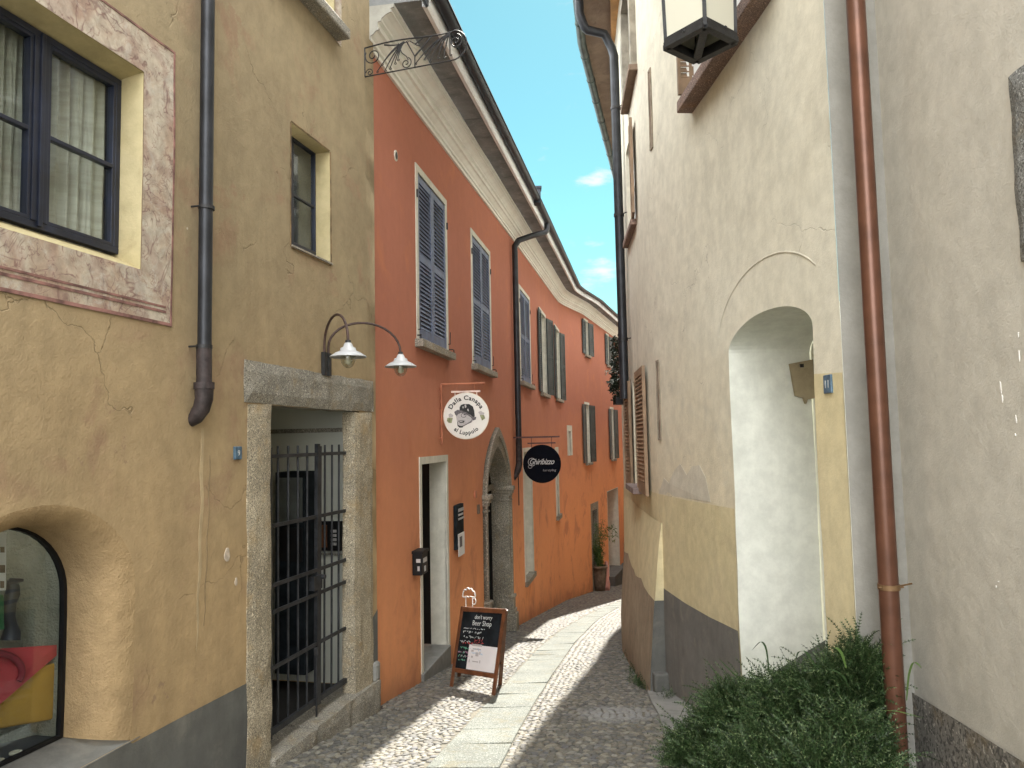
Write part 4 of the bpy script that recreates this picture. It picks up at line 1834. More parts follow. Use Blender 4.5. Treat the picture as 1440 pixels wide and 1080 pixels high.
owin((583, 228), (630, 497), None, 'closed')
owin((661, 320), (691.5, 524), None, 'closed')
owin((729, 399), (747, 543), None, 'closed')
owin((757.5, 431), (769.5, 556), MT['shutter_d'], (.02, .2, .55, .55))
owin((779, 455), (788.5, 563), MT['shutter_d'], (.02, .2, .5, .5))
owin((821, 447), (828, 501), MT['shutter_d'], (.02, .15, .62, .55))
owin((852, 468), (857, 515), MT['shutter_d'], (.02, .15, .55, .5))
owin((821.5, 565), (830.5, 650), MT['shutter_d'], (.02, .15, .62, .6))
owin((857.5, 572), (864.5, 645), MT['shutter_d'], (.02, .15, .6, .55))

# plain trimmed openings
OPEN = []


def opening(name, tl, br, trim, depth, door=False, sillh=.05, back=None, zb=None, mat=None, leaf=None):
    s0, s1, z0, z1 = OR.rect(tl, br)
    if zb is not None:
        z0 = zb
    a, b, t = s0 + trim, s1 - trim, z1 - trim
    OPEN.append(R4(a, b, z0, t))
    w = bpy.data.objects.new(name, None)
    w['_loc'] = [0, 0, 0]
    w.parent = orange
    COL.objects.link(w)
    w.matrix_parent_inverse = Matrix.Translation(-Vector(orange['_loc']))
    mb = MB()
    m = mat or MT['cream_trim']
    OR.wbox(mb, s0, a, z0, t, -.02, .012)
    OR.wbox(mb, b, s1, z0, t, -.02, .012)
    OR.wbox(mb, s0, s1, t, z1, -.02, .0125)
    reveal(mb, OR, R4(a, b, z0, t), depth)
    mb.build('surround', m, w)
    mb = MB()
    OR.wbox(mb, a - .2, b + .2, z0 - .2, t + .2, -depth - (.9 if back is None else .06), -depth - (.85 if back is None else .0) - .002)
    if back is None:
        mb.add([OR.P(a - .2, z0 - .2, -depth), OR.P(a - .2, t + .2, -depth), OR.P(a - .2, t + .2, -depth - .85), OR.P(a - .2, z0 - .2, -depth - .85),
                OR.P(b + .2, z0 - .2, -depth), OR.P(b + .2, t + .2, -depth), OR.P(b + .2, t + .2, -depth - .85), OR.P(b + .2, z0 - .2, -depth - .85)],
               [(0, 1, 2, 3), (4, 5, 6, 7), (1, 5, 6, 2), (0, 4, 7, 3)])
    mb.build('room' if back is None else 'panel', back or MT['darkroom'], w)
    return w, (a, b, z0, t)


# shop door with white trim
dzb = OR.hit(630, 907)[1]
w, (a, b, z0, t) = opening('door', (589, 643), (632.5, 930), .085, .22, zb=dzb - .0)
mb = MB()
OR.wbox(mb, a - .085, b + .03, gz(OR.y(b)) - .3, dzb + .004, -.35, .035)
mb.build('step', MT['cement'], w, bevel=.012)
mb = MB()
sd = OR.P(a + .03, z0, -.26)
dd = (OR.nor(a) * -.95 + OR.tan(a) * .18).normalized()
mb.bar(sd + Vector((0, 0, 1.0)) * 0 + dd * .02, sd + dd * .75, .04, .05)
mb.bar(sd + Vector((0, 0, t - z0 - .5)) + dd * .02, sd + Vector((0, 0, t - z0 - .5)) + dd * .75, .04, .06)
mb.bar(sd + dd * .02, sd + dd * .02 + Vector((0, 0, t - z0 - .05)), .05, .05)
mb.bar(sd + dd * .75, sd + dd * .75 + Vector((0, 0, t - z0 - .05)), .05, .05)
mb.build('door_leaf', MT['shutter_d'], w)
mb = MB()
mb.tube([OR.P(a + .35, z0 + .2, -.32), OR.P(a + .36, z0 + .9, -.34)], [.06, .09], 10)
DOORW = (a, b, z0, t)
# goods just inside the door
for k in range(5):
    mb = MB()
    c = OR.P(b - .30, z0 + .02 + .19 * k, -.62)
    mb.box(c + Vector((0, 0, .09)), .26, .3, .17, .2 + .1 * (k % 2))
    ob = mb.build('carton', plain('carton_%d' % k, [(.3, .2, .12), (.12, .14, .1), (.35, .3, .22), (.2, .1, .06), (.28, .24, .16)][k], .8), None, bevel=.006)
    tag(ob, ['brown carton at the bottom of the pile inside the white trimmed door', 'dark green carton second from the floor inside the white trimmed door',
             'pale carton in the middle of the pile inside the white trimmed door', 'rust brown carton second from the top inside the white trimmed door',
             'sand coloured carton topping the pile inside the white trimmed door'][k], 'carton', 'cartons piled inside the shop door')

# tall white trimmed windows behind the black sign, small vent window
w, rr1 = opening('window', (734.5, 630), (751, 803), .09, .3, back=MT['niche'])
mb = MB()
OR.wbox(mb, rr1[0] - .09, rr1[1] + .09, rr1[2] - .1, rr1[2] + .003, -.1, .06)
mb.build('sill', MT['granite_d'], w)
w, rr2 = opening('window', (780, 629), (787, 722), .22, .3, back=MT['niche'])
mb = MB()
OR.wbox(mb, rr2[0] - .25, rr2[1] + .25, rr2[2] - .12, rr2[2] + .003, -.1, .08)
mb.build('sill', MT['granite_d'], w)
opening('window', (797, 598), (805, 640), .2, .25, back=MT['niche'])
# far doorways
fz = OR.hit(842, 828)[1]
w, rr3 = opening('door', (830.5, 709), (844, 822), .28, .35, mat=MT['archstone'], zb=fz)
w, rr4 = opening('door', (853.5, 691), (872, 800), .02, .75, mat=MT['cream_trim'], back=MT['orange'], zb=OR.hit(862, 806)[1])
mb = MB()
OR.wbox(mb, rr4[0] - .1, rr4[1] + .8, gz(OR.y(rr4[0])) - .4, rr4[2] + .02, -.74, .25)
mb.build('step', MT['grey_dado'], w)
w, rr5 = opening('panel', (879, 728), (885.5, 792), .1, .05, back=MT['cream_trim'])

# gothic stone portal
s0, s1, _, _ = OR.rect((678, 700), (715, 700))
zap = OR.hit(695.5, 601)[1]
zsp = OR.hit(690, 697)[1]
ga = arch(s0 + .18, s1 - .18, gz(OR.y(s0)) - .55, zsp, zap - .33, 26, True)
go = arch(s0 + .02, s1 - .02, gz(OR.y(s0)) - .55, zsp, zap, 26, True)
holes = [R4(*x) for x in WINS] + OPEN + [ga]
bot = [(q, gz(OR.y(q)) - .35) for q in stations]
top = [(q, cz(q) + .3) for q in reversed(stations)]
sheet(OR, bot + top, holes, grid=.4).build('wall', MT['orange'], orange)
portal = bpy.data.objects.new('portal', None)
portal['_loc'] = [0, 0, 0]
portal.parent = orange
COL.objects.link(portal)
portal.matrix_parent_inverse = Matrix.Translation(-Vector(orange['_loc']))
portal['label'] = 'pointed gothic doorway with carved grey stone surround'


def ring(mb, A, B, o0, o1):
    n = len(A)
    V = [oP(*p, o1) for p in A] + [oP(*p, o1) for p in B] + [oP(*p, o0) for p in A] + [oP(*p, o0) for p in B]
    Fc = []
    for i in range(n):
        j = (i + 1) % n
        if i == 0:
            continue
        Fc += [(i, j, n + j, n + i), (2 * n + i, 2 * n + j, j, i), (n + i, n + j, 3 * n + j, 3 * n + i)]
    mb.add(V, Fc)


mb = MB()
ring(mb, ga, go, -.3, .045)
gm_ = [(x * .45 + y * .55, z * .45 + w_ * .55) for (x, z), (y, w_) in zip(ga, go)]
ring(mb, gm_, go, 0, .075)
mb.build('surround', MT['archstone'], portal)
for (cq, sg) in ((s0 + .1, -1), (s1 - .1, 1)):
    mb = MB()
    OR.wbox(mb, cq - .13, cq + .13, zsp - .02, zsp + .06, -.28, .13)
    OR.wbox(mb, cq - .11, cq + .11, zsp - .08, zsp - .02, -.28, .11)
    OR.wbox(mb, cq - .095, cq + .095, zsp - .13, zsp - .08, -.28, .085)
    OR.wbox(mb, cq - .11, cq + .11, zsp - .22, zsp - .19, -.2, .085)
    mb.build('capital', MT['archstone'], portal, bevel=.014)
    mb = MB()
    g0 = gz(OR.y(cq))
    OR.wbox(mb, cq - .12, cq + .15, g0 - .4, g0 + .34, -.25, .15)
    OR.wbox(mb, cq - .115, cq + .13, g0 + .34, g0 + .42, -.25, .125)
    OR.wbox(mb, cq - .11, cq + .12, g0 + .42, g0 + .62, -.25, .1)
    OR.wbox(mb, cq - .11, cq + .11, g0 + .62, g0 + .68, -.25, .12)
    mb.build('base', MT['archstone'], portal, bevel=.016)
mb = MB()
OR.wbox(mb, s0, s1, zsp - .0, zsp + .1, -.3, -.24)
mb.build('transom', MT['granite_d'], portal)
mb = MB()
oa, ob_ = s0 + .18, s1 - .18
OR.wbox(mb, oa - .3, ob_ + .3, gz(OR.y(s0)) - .5, zap, -1.3, -1.25)
mb.add([oP(oa - .05, -5, -.3), oP(oa - .05, zap, -.3), oP(oa - .05, zap, -1.3), oP(oa - .05, -5, -1.3), oP(ob_ + .05, -5, -.3), oP(ob_ + .05, zap, -.3), oP(ob_ + .05, zap, -1.3), oP(ob_ + .05, -5, -1.3)],
       [(0, 1, 2, 3), (4, 5, 6, 7), (1, 2, 6, 5)])
mb.build('room', MT['darkroom'], portal)
mb = MB()
OR.wbox(mb, oa - .0, oa + .5, gz(OR.y(s0)) - .4, zsp, -.36, -.31)
mb.build('door_leaf', MT['black'], portal)
# coat hanging in the portal
mb = MB()
c = Vector(oP(*OR.hit(687, 817, -.33), -.42))
mb.lathe(c, [(.0, .17), (.06, .15), (.1, .06), (.11, -.05), (.07, -.16), (0, -.18)], 12)
tag(mb.build('blue_bag', plain('pale_blue_nylon', (.12, .3, .42), .6, 0, .3, 12, .4), None), 'pale blue bag hanging in the gothic doorway', 'bag')
mb = MB()
c = Vector(oP(*OR.hit(688, 848, -.33), -.42))
mb.lathe(c, [(.0, .2), (.05, .18), (.08, .06), (.075, -.1), (.05, -.22), (0, -.24)], 10)
tag(mb.build('grey_bag', plain('grey_nylon', (.16, .15, .17), .6, 0, .6, 22, .4), None), 'grey patterned bag below the pale blue one in the gothic doorway', 'bag')

# vent hole
mb = MB()
q, z = OR.hit(556, 219)
mb.prism([(q + .05 * math.cos(t), z + .06 * math.sin(t)) for t in np.linspace(0, 2 * math.pi, 17)[:-1]], oP, 0, .012)
vt = mb.build('vent', MT['cream_trim'], orange)
mb = MB()
mb.prism([(q + .034 * math.cos(t), z + .042 * math.sin(t)) for t in np.linspace(0, 2 * math.pi, 17)[:-1]], oP, .008, .015)
mb.build('hole', MT['black'], vt)

# downpipe of the orange house
mb = MB()
pq = OR.hit(727, 500, .09)[0]
zc = cz(pq)
zb_ = OR.hit(730, 618, .09)[1]
pts = [oP(pq + .75, zc + .44, .69), oP(pq + .7, zc + .3, .69), oP(pq + .62, zc + .22, .65), oP(pq + .3, zc + .08, .4), oP(pq + .08, zc - .06, .16), oP(pq, zc - .2, .09), oP(pq, zc - .5, .09), oP(pq, zb_, .09)]
mb.tube(pts, .062, 12)
dp = mb.build('downpipe', MT['darkmetal'], orange)
tag(dp, 'dark downpipe crossing the cream cornice and dropping past the shutters')
mb = MB()
ze = OR.hit(730, 652, .09)[1]
mb.tube([oP(pq, zb_, .09), oP(pq, ze, .09), oP(pq - .02, ze - .12, .07), oP(pq - .06, ze - .22, .03), oP(pq - .1, ze - .3, -.03)], [.066, .068, .066, .06, .055], 12)
mb.build('pipe_shoe', bpy.data.materials['rusty_cast_iron'], dp)
mb = MB()
q2 = pq + .1
mb.tube([oP(q2, ze + .1, .05), oP(q2, ze - .85, .05)], .012, 6)
mb.build('conduit', bpy.data.materials['rust_brown_iron'], dp)


# ------------------------------------------------------------------ hanging signs
def disc(mb, c, rt, upv, nrm, rad, th, n=48):
    V = []
    for o in (-th / 2, th / 2):
        for k in range(n):
            a = 2 * math.pi * k / n
            V.append(c + rt * rad * math.cos(a) + upv * rad * math.sin(a) + nrm * o)
    mb.add(V, [tuple(range(n))[::-1], tuple(range(n, 2 * n))] + [(k, (k + 1) % n, n + (k + 1) % n, n + k) for k in range(n)])


U = Vector((0, 0, 1))
# --- white sign
wq = OR.hit(618, 560)[0]
n_ = OR.nor(wq)
fwd = n_.cross(U) * -1          # points down the alley
if fwd.y < 0:
    fwd = -fwd
back = -fwd
yy = oP(wq, 0).y
c = at_y(657, 585, yy)
c = oP(wq, c.z, 0) + n_ * ((c - oP(wq, c.z, 0)).dot(n_))
RW = (at_y(689, 585, yy).x - at_y(625, 585, yy).x) / 2
sg = thing('round_sign', 'white round hanging sign with a man in a cap over the open shop door', 'sign', tuple(c))
rt = n_
mb = MB()
disc(mb, c, rt, U, back, RW, .02)
board = mb.build('board', MT['white'], sg, bevel=.003)
mb = MB()
N = 48
V = [c + rt * RW * 1.0 * math.cos(2 * math.pi * k / N) + U * RW * math.sin(2 * math.pi * k / N) for k in range(N + 1)]
mb.tube(V, .009, 6, cap=False)
mb.build('rim', plain('cream_rim', (.75, .66, .55), .6), sg)
face = c + back * .0115


def draw(polys, o, m, name, parent):
    for poly in polys:
        mb = MB()
        pp = [((x - 495) / 430 * RW, (565 - y) / 430 * RW) for x, y in poly]
        mb.prism(pp, lambda a, b, oo: face + rt * a + U * b + back * oo, o, o + .0008)
        mb.build(name, m, parent)


draw([[(302, 560), (345, 520), (500, 500), (620, 590), (640, 650), (600, 690), (520, 722), (440, 765), (400, 780), (345, 745), (318, 660)]], .0002, MT['skin1'], 'portrait_face', board)
draw([[(375, 400), (400, 360), (450, 342), (560, 345), (630, 392), (655, 470), (665, 575), (640, 602), (580, 550), (500, 512), (430, 480), (372, 470)]], .0012, MT['ink'], 'portrait_cap', board)
draw([[(270, 485), (330, 448), (375, 450), (500, 495), (620, 585), (692, 590), (682, 640), (628, 655), (585, 590), (480, 525), (400, 508), (345, 530), (318, 565), (290, 540)],
      [(318, 660), (345, 700), (335, 730)], [(620, 610), (600, 690), (520, 722), (440, 765), (440, 745), (520, 705), (590, 660)]], .0014, MT['skin2'], 'portrait_brim', board)
draw([[(398 + 52 * math.cos(t) + 52, 555 + 45 * math.sin(t)) for t in np.linspace(0, 2 * math.pi, 20)[:-1]]], .0020, MT['skin2'], 'glasses', board)
draw([[(398 + 40 * math.cos(t) + 52, 555 + 34 * math.sin(t)) for t in np.linspace(0, 2 * math.pi, 20)[:-1]]], .0026, MT['skin1'], 'lens', board)
draw([[(440, 540), (470, 530), (492, 540), (470, 552)], [(325, 700), (350, 738), (400, 757), (442, 745), (430, 782), (370, 785), (332, 750)],
      [(335, 655), (400, 648), (470, 655), (455, 690), (385, 695)], [(560, 395), (600, 400), (610, 470), (570, 450)]], .0032, MT['ink'], 'portrait_ink', board)
draw([[(350, 662), (400, 657), (450, 664), (395, 680)], [(470, 360), (500, 350), (510, 400), (480, 420)], [(520, 440), (545, 430), (555, 480), (530, 475)], [(430, 390), (450, 380), (455, 420), (435, 425)]], .0038, MT['skin1'], 'portrait_light', board)
draw([[(135, 600), (170, 590), (240, 600), (215, 695), (160, 690), (125, 650)], [(760, 560), (840, 555), (865, 620), (800, 660)]], .0004, MT['inkgreen'], 'hop_glass', board)
draw([[(160, 530), (200, 510), (250, 545), (235, 590), (165, 585)], [(730, 500), (780, 480), (850, 520), (835, 552), (765, 556)]], .0006, MT['skin1'], 'hop_cone', board)
put_text('Dalla Canapa', face + back * .001, rt, U, RW * .27, MT['ink'], board, 'lettering', arc=(RW * .70, False), spacing=1.12, wide=1.0, bold=.002)
put_text('al Luppolo', face + back * .001, rt, U, RW * .25, MT['ink'], board, 'lettering', arc=(RW * .82, True), spacing=1.15, bold=.002)
mb = MB()
za = at_y(650, 555, yy).z
xl = (at_y(637, 551, yy) - c).dot(rt)
xr = (at_y(679, 551, yy) - c).dot(rt)
zz_ = at_y(657, 551, yy).z
hw = (xr - xl) / 2
mb.bar(Vector((c.x, c.y, zz_)) + rt * -hw, Vector((c.x, c.y, zz_)) + rt * hw, .022, .022)
for k in (-1, 1):
    p0 = Vector((c.x, c.y, zz_)) + rt * (hw * .75 * k)
    mb.tube([p0, p0 + U * -(zz_ - c.z - RW * .8)], .008, 6)
mb.build('hanger', plain('pinkish_white_paint', (.7, .55, .48), .6), sg)
mb = MB()
zt2 = at_y(650, 540, yy).z
zlow = at_y(618, 625, yy).z
mb.tube([oP(wq, zlow, .025), oP(wq, zt2, .025)], .012, 8)
base_ = Vector((oP(wq, 0, .02).x, oP(wq, 0, .02).y, zt2))
xe = (at_y(684, 540, yy) - base_).dot(rt)
mb.tube([base_, base_ + rt * xe], .011, 8)
for k in (-1, 1):
    p0 = Vector((c.x, c.y, zz_)) + rt * (hw * .6 * k)
    mb.tube([Vector((p0.x, p0.y, zt2)), p0], .003, 5)
for zz in (zlow + .08, zlow + .45, zt2 - .05):
    mb.tube([oP(wq, zz, -.01), oP(wq, zz, .03)], .014, 6)
mb.build('bracket', plain('terracotta_painted_iron', (.42, .15, .08), .6), sg)

# --- black sign
bq = OR.hit(722, 625)[0]
n_ = OR.nor(bq)
rt = n_
fwd = -(n_.cross(U))
if fwd.y < 0:
    fwd = -fwd
back = -fwd
yy = oP(bq, 0).y
c0 = at_y(763, 652, yy)
c = oP(bq, c0.z, 0) + n_ * ((c0 - oP(bq, c0.z, 0)).dot(n_))
RB_ = (at_y(790, 652, yy).x - at_y(736.5, 652, yy).x) / 2
sg = thing('round_sign', 'black round hanging sign with silver script lettering beside the downpipe', 'sign', tuple(c))
mb = MB()
disc(mb, c, rt, U, back, RB_, .02)
board = mb.build('board', plain('sign_black', (.004, .005, .009), .9, 0, .1, 8, 0, 40, .1), sg, bevel=.003)
face = c + back * .0115
put_text('Ghiribizzo', face + rt * (-.03 * RB_) + U * (.12 * RB_), rt, U, RB_ * .42, MT['inkwhite'], board, 'lettering', shear=.45, center=True, spacing=.92, wide=.82, bold=.001)
put_text('hairstyling', face + rt * (.38 * RB_) + U * (-.35 * RB_), rt, U, RB_ * .17, plain('dull_silver', (.3, .3, .32), .5), board, 'lettering', shear=.2, center=True)
mb = MB()
N = 24
mb.tube([face + rt * (RB_ * (-.52 + .2 * math.cos(t))) + U * (RB_ * (.1 + .2 * math.sin(t))) for t in np.linspace(.6, 5.4, N)], .005, 5)
mb.tube([face + rt * (RB_ * (-.62 + .1 * math.cos(t))) + U * (RB_ * (-.14 + .08 * math.sin(t))) for t in np.linspace(0, 6, N)], .004, 5)
mb.build('flourish', MT['inkwhite'], board)
mb = MB()
zr_ = at_y(763, 614.5, yy).z
zr2 = at_y(763, 623, yy).z
b0 = Vector((oP(bq, 0, .0).x, oP(bq, 0, .0).y, zr_))
e0 = (at_y(788, 614, yy) - b0).dot(rt)
mb.bar(b0, b0 + rt * e0, .03, .03)
mb.bar(Vector((c.x, c.y, zr2)) - rt * (RB_ * .74), Vector((c.x, c.y, zr2)) + rt * (RB_ * .74), .025, .025)
for k in (-1, 1):
    p = Vector((c.x, c.y, zr_)) + rt * (RB_ * .53 * k)
    mb.tube([p, Vector((p.x, p.y, c.z + RB_ * .8))], .006, 6)
mb.build('bracket', plain('dark_red_iron', (.07, .02, .02), .5), sg)

# --- letter box
lq = OR.hit(579, 790)[0]
sz0 = OR.hit(580, 809)[1]
sz1 = OR.hit(580, 776)[1]
lb = thing('letter_box', 'black metal letter box beside the white trimmed shop door', 'letter box', tuple(oP(lq, sz0, 0)))
mb = MB()
s_a = lq - .0
OR.wbox(mb, s_a, s_a + .24, sz0, sz1, .005, .115)
mb.build('body', MT['black'], lb, bevel=.008)
mb = MB()
OR.wbox(mb, s_a - .008, s_a + .25, sz1 - .02, sz1 + .012, .0, .128)
mb.build('lid', MT['black'], lb, bevel=.004)
mb = MB()
OR.wbox(mb, s_a + .05, s_a + .19, sz0 + .13, sz0 + .18, .115, .118)
OR.wbox(mb, s_a + .09, s_a + .15, sz0 + .03, sz0 + .09, .115, .118)
fr_ = s_a - .003
mb.add([oP(fr_, sz0 + .14, .05), oP(fr_, sz0 + .14, .1), oP(fr_, sz0 + .18, .1), oP(fr_, sz0 + .18, .05)], [(0, 1, 2, 3)])
mb.add([oP(fr_, sz0 + .05, .065), oP(fr_, sz0 + .05, .09), oP(fr_, sz0 + .1, .09), oP(fr_, sz0 + .1, .065)], [(0, 1, 2, 3)])
mb.build('name_plate', MT['skin1'], lb)

# --- menu case on the wall
m0, m1, mz0, mz1 = OR.rect((637, 711), (648, 778))
mn = thing('menu_board', 'narrow black menu board with white sheet between shop door and gothic portal', 'menu board', tuple(oP(m0, mz0, 0)))
mb = MB()
OR.wbox(mb, m0, m1, mz0 + .1, mz1, .004, .05)
mb.build('frame', MT['blackboard'], mn, bevel=.006)
mb = MB()
OR.wbox(mb, m0 + .05, m1 - .0, mz0, mz0 + (mz1 - mz0) * .44, .051, .056)
mb.build('sheet', MT['paper'], mn)
zm = mz0 + (mz1 - mz0) * .8
mr = OR.tan(m0)
put_text('BIRRE', oP((m0 + m1) / 2 + .02, zm, .052), mr, U, .1, MT['inkwhite'], mn, 'lettering', center=True, spacing=1.1) if False else None
mb = MB()
for k, (w0, zz) in enumerate(((.34, .86), (.3, .78), (.36, .70))):
    for j in range(6):
        q = m0 + .09 + (w0) * j / 6
        h_ = .028 if k else .045
        OR.wbox(mb, q, q + w0 / 6 * .65, mz0 + (mz1 - mz0) * zz, mz0 + (mz1 - mz0) * zz + h_, .05, .053)
mb.build('chalk_marks', MT['skin1'], mn)
mb = MB()
OR.wbox(mb, m0 + .12, m0 + .26, mz0 + .12, mz0 + .26, .056, .058)
mb.build('print', MT['skin2'], mn)
# small plaques by the portal
mb = MB()
q, z = OR.hit(671.5, 716)
OR.wbox(mb, q - .05, q + .05, z - .07, z + .07, 0, .03)
tag(mb.build('door_bell', MT['terracotta'], None, bevel=.004), 'small brown bell plate left of the gothic portal', 'bell plate')
mb = MB()
q, z = OR.hit(667, 695)
OR.wbox(mb, q - .05, q + .09, z - .06, z + .05, .0, .025)
tag(mb.build('wall_plaque', bpy.data.materials['terracotta_painted_iron'], None, bevel=.004), 'little orange painted plate above the bell plate', 'plate')

# --- far hanging sign
fq = OR.hit(881, 660)[0]
mb = MB()
yy = oP(fq, 0).y
zz = at_y(870, 664, yy).z
p0, p1 = at_y(862, 663, yy), at_y(882, 664, yy)
fs_ = thing('far_sign', 'tiny dark hanging sign on an iron bar at the far end of the alley', 'sign', tuple(p1))
mb.bar(p0, p1, .07, .07)
mb.tube([at_y(880.5, 664, yy), at_y(880.5, 700, yy)], .04, 6)
mb.build('bar', MT['iron'], fs_)
mb = MB()
a_, b_ = at_y(876.5, 667, yy), at_y(884, 673, yy)
mb.box((a_ + b_) / 2, b_.x - a_.x, .06, a_.z - b_.z)
mb.build('board', MT['black'], fs_)
mb = MB()
a_, b_ = at_y(877, 675, yy), at_y(884, 684, yy)
mb.box((a_ + b_) / 2, b_.x - a_.x, .06, a_.z - b_.z)
mb.build('panel', MT['skin1'], fs_)
q0_, q1_, z0_, z1_ = OR.rect((878, 701), (887, 729))
mb = MB()
OR.wbox(mb, q0_, q1_, z0_, z1_, .01, .06)
tag(mb.build('wall_board', MT['black'], None), 'black framed board on the orange wall at the end of the alley', 'board')

# ================================================================== A-BOARD
def gp3(px, py):
    p = ground(px, py)
    return p


fl_, fr_, rr_, rl_ = gp3(634, 966), gp3(697, 978), gp3(703, 964), gp3(645, 952)
ab = thing('chalkboard', 'wooden A-board with chalk writing and a white sheet on the cobbles', 'chalkboard', tuple((fl_ + fr_) / 2))
ax = (fr_ - fl_)
ax.z = 0
wB = ax.length
ax.normalize()
nb2 = Vector((ax.y, -ax.x, 0))     # towards the viewer
if nb2.y > 0:
    nb2 = -nb2
hB = at_y(652, 850, fl_.y + .2).z - fl_.z
lean = .17
upB = (U * hB - nb2 * lean).normalized()
LB = math.hypot(hB, lean)
ex = (fr_ - fl_).normalized()
o0 = fl_


def BPt(x, y, z=0.0):
    """x 0..1 across, y metres up the board, z out"""
    return fl_ + (fr_ - fl_) * x + upB * y + nb2 * z


mb = MB()
zi = .16
t_ = .045


def bx(mb, x0, x1, y0, y1, z0, z1):
    P = []
    for z in (z0, z1):
        for (x, y) in ((x0, y0), (x1, y0), (x1, y1), (x0, y1)):
            P.append(BPt(x / wB, y, z))
    mb.hexa(P)


bx(mb, 0, t_, 0, LB, 0, .022)
bx(mb, wB - t_, wB, 0, LB, 0, .022)
bx(mb, t_, wB - t_, LB - .05, LB - .002, .001, .021)
bx(mb, t_, wB - t_, zi - .0, zi + .045, .001, .021)
mb.build('frame', MT['woodred'], ab, bevel=.004)
mb = MB()
bx(mb, t_, wB - t_, zi + .045, LB - .05, .004, .012)
panel = mb.build('panel', MT['blackboard'], ab)
for (px_, foot) in ((0.02, rl_), (.95, rr_)):
    mb = MB()
    mb.bar(BPt(px_, LB - .02, -.02), Vector((foot.x, foot.y, gz(foot.y))), .04, .022)
    mb.build('leg', MT['woodred'], ab)
mb = MB()
mb.bar(BPt(0.02, LB * .35, -.05), BPt(.96, LB * .35, -.05), .03, .02)
mb.build('rail', MT['woodred'], ab)
mb = MB()
bx(mb, .24, wB - .055, zi + .05, zi + .05 + .25, .0125, .0145)
sh = mb.build('sheet', MT['paper'], ab)
exn = (fr_ - fl_).normalized()


def btxt(s, x, y, size, m, parent=panel, **kw):
    return put_text(s, BPt(x / wB, y, .0135), exn, upB, size, m, parent, 'lettering', center=True, **kw)


cw_ = wB / 2
btxt("don't worry", cw_ + .03, LB - .105, .062, MT['chalkw'], shear=.15)
btxt("Beer Shop", cw_ + .02, LB - .17, .075, MT['chalkw'], spacing=1.05)
rsn = random.Random(4)


def scribble(mb, x0, x1, y, h):
    pts = []
    x = x0
    while x < x1:
        if rsn.random() < .14:
            if len(pts) > 1:
                mb.tube(pts, .0028, 4)
            pts = []
            x += .014
        pts.append(BPt(x / wB, y + rsn.uniform(-h, h) / 2, .0135))
        x += rsn.uniform(.004, .009)
    if len(pts) > 1:
        mb.tube(pts, .0028, 4)


for name, m, rows in (('chalk_line', MT['chalkw'], ((.1, .47, LB - .222, .012), (.1, .42, LB - .262, .03), (.12, .46, LB - .31, .03), (.07, .25, zi + .325, .022))),
                      ('chalk_line', MT['chalkr'], ((.1, .32, LB - .375, .028), (.3, .46, zi + .35, .028), (.3, .48, zi + .325, .02))),
                      ('chalk_line', MT['chalkb'], ((.26, .46, LB - .43, .03), (.27, .5, LB - .465, .025))),
                      ('chalk_line', MT['chalkg'], ((.17, .25, LB - .43, .03), (.07, .19, zi + .26, .025), (.07, .2, zi + .215, .025), (.07, .21, zi + .175, .025), (.07, .2, zi + .135, .02))),
                      ('chalk_line', plain('chalk_violet', (.4, .2, .3), .9), ((.06, .24, LB - .47, .025), (.1, .27, LB - .51, .025)))):
    for r_ in rows:
        mb = MB()
        scribble(mb, *r_)
        mb.build(name, m, panel)
mb = MB()
for (x, y, w, h) in ((.29, .25, .17, .02), (.31, .215, .14, .012), (.33, .09, .1, .012), (.27, .08, .014, .03), (.45, .085, .016, .03), (.29, .19, .04, .02), (.43, .17, .02, .03), (.37, .15, .05, .04), (.3, .13, .03, .02)):
    k = zi + .04 + y
    bx(mb, x, x + w, k, k + h, .0145, .0155)
mb.build('print', MT['skin1'], sh)
# beer-mug outline on top
mg = MB()
cx_ = .04


def mp(x, y):
    return BPt(0, LB, .01) + exn * (cx_ + x * 1.35) + U * (y * 1.05)


mg.tube([mp(.03, 0), mp(.03, .1), mp(.05, .105), mp(.07, .095), mp(.09, .105), mp(.12, .1), mp(.12, 0)], .006, 6)
foam = [mp(-.01 + .16 * t, .12 + .055 * math.sin(math.pi * t) ** .5 + .016 * abs(math.sin(t * 11))) for t in np.linspace(0, 1, 30)]
mg.tube([mp(.03, .1), mp(.0, .095), mp(-.015, .11)] + foam + [mp(.16, .12), mp(.15, .095), mp(.12, .1)], .008, 6)
mg.tube([mp(.12, .085), mp(.155, .085), mp(.165, .06), mp(.155, .03), mp(.12, .025)], .006, 6)
o_ = mg.build('beer_mug_outline', MT['white'], ab)

# ================================================================== RIGHT HOUSES
cream = thing('cream_house', 'tall cream house with a curved front and an arched white niche', 'house', tuple(AP.P(3, gz(7), -1)))
aP = AP.P
AE = AP.cum[-1]
# niche opening
nq_far, nz_far = AP.hit(1025, 497)
nq_near = AP.hit(1143, 470)[0]
nz_top = AP.hit(1085, 433)[1]
narch = arch(nq_near, nq_far, gz(AP.y(nq_near)) - .2, nz_far, nz_top, 24)
wU = AP.rect((977, 0), (1062, 140))
uq0, uz = AP.hit(977, 138)
uq1 = AP.hit(1068, 60)[0]
upA = (min(uq0, uq1) - .25, max(uq0, uq1), uz, uz + 1.5)
w3a, w3z1 = AP.hit(889, 176)
w3b, w3z0 = AP.hit(884, 340)
w3 = (min(w3a, w3b), max(w3a, w3b), w3z0, w3z1 - .0)
w2b, w2z = AP.hit(884, 150)
w2a = AP.hit(895, 100)[0]
w2 = (min(w2a, w2b), max(w2a, w2b), w2z, w2z + 1.3)
swa, swz1 = AP.hit(898, 530)
swb, swz0 = AP.hit(893.5, 680)
sw = (min(swa, swb), max(swa, swb), swz0, swz1)
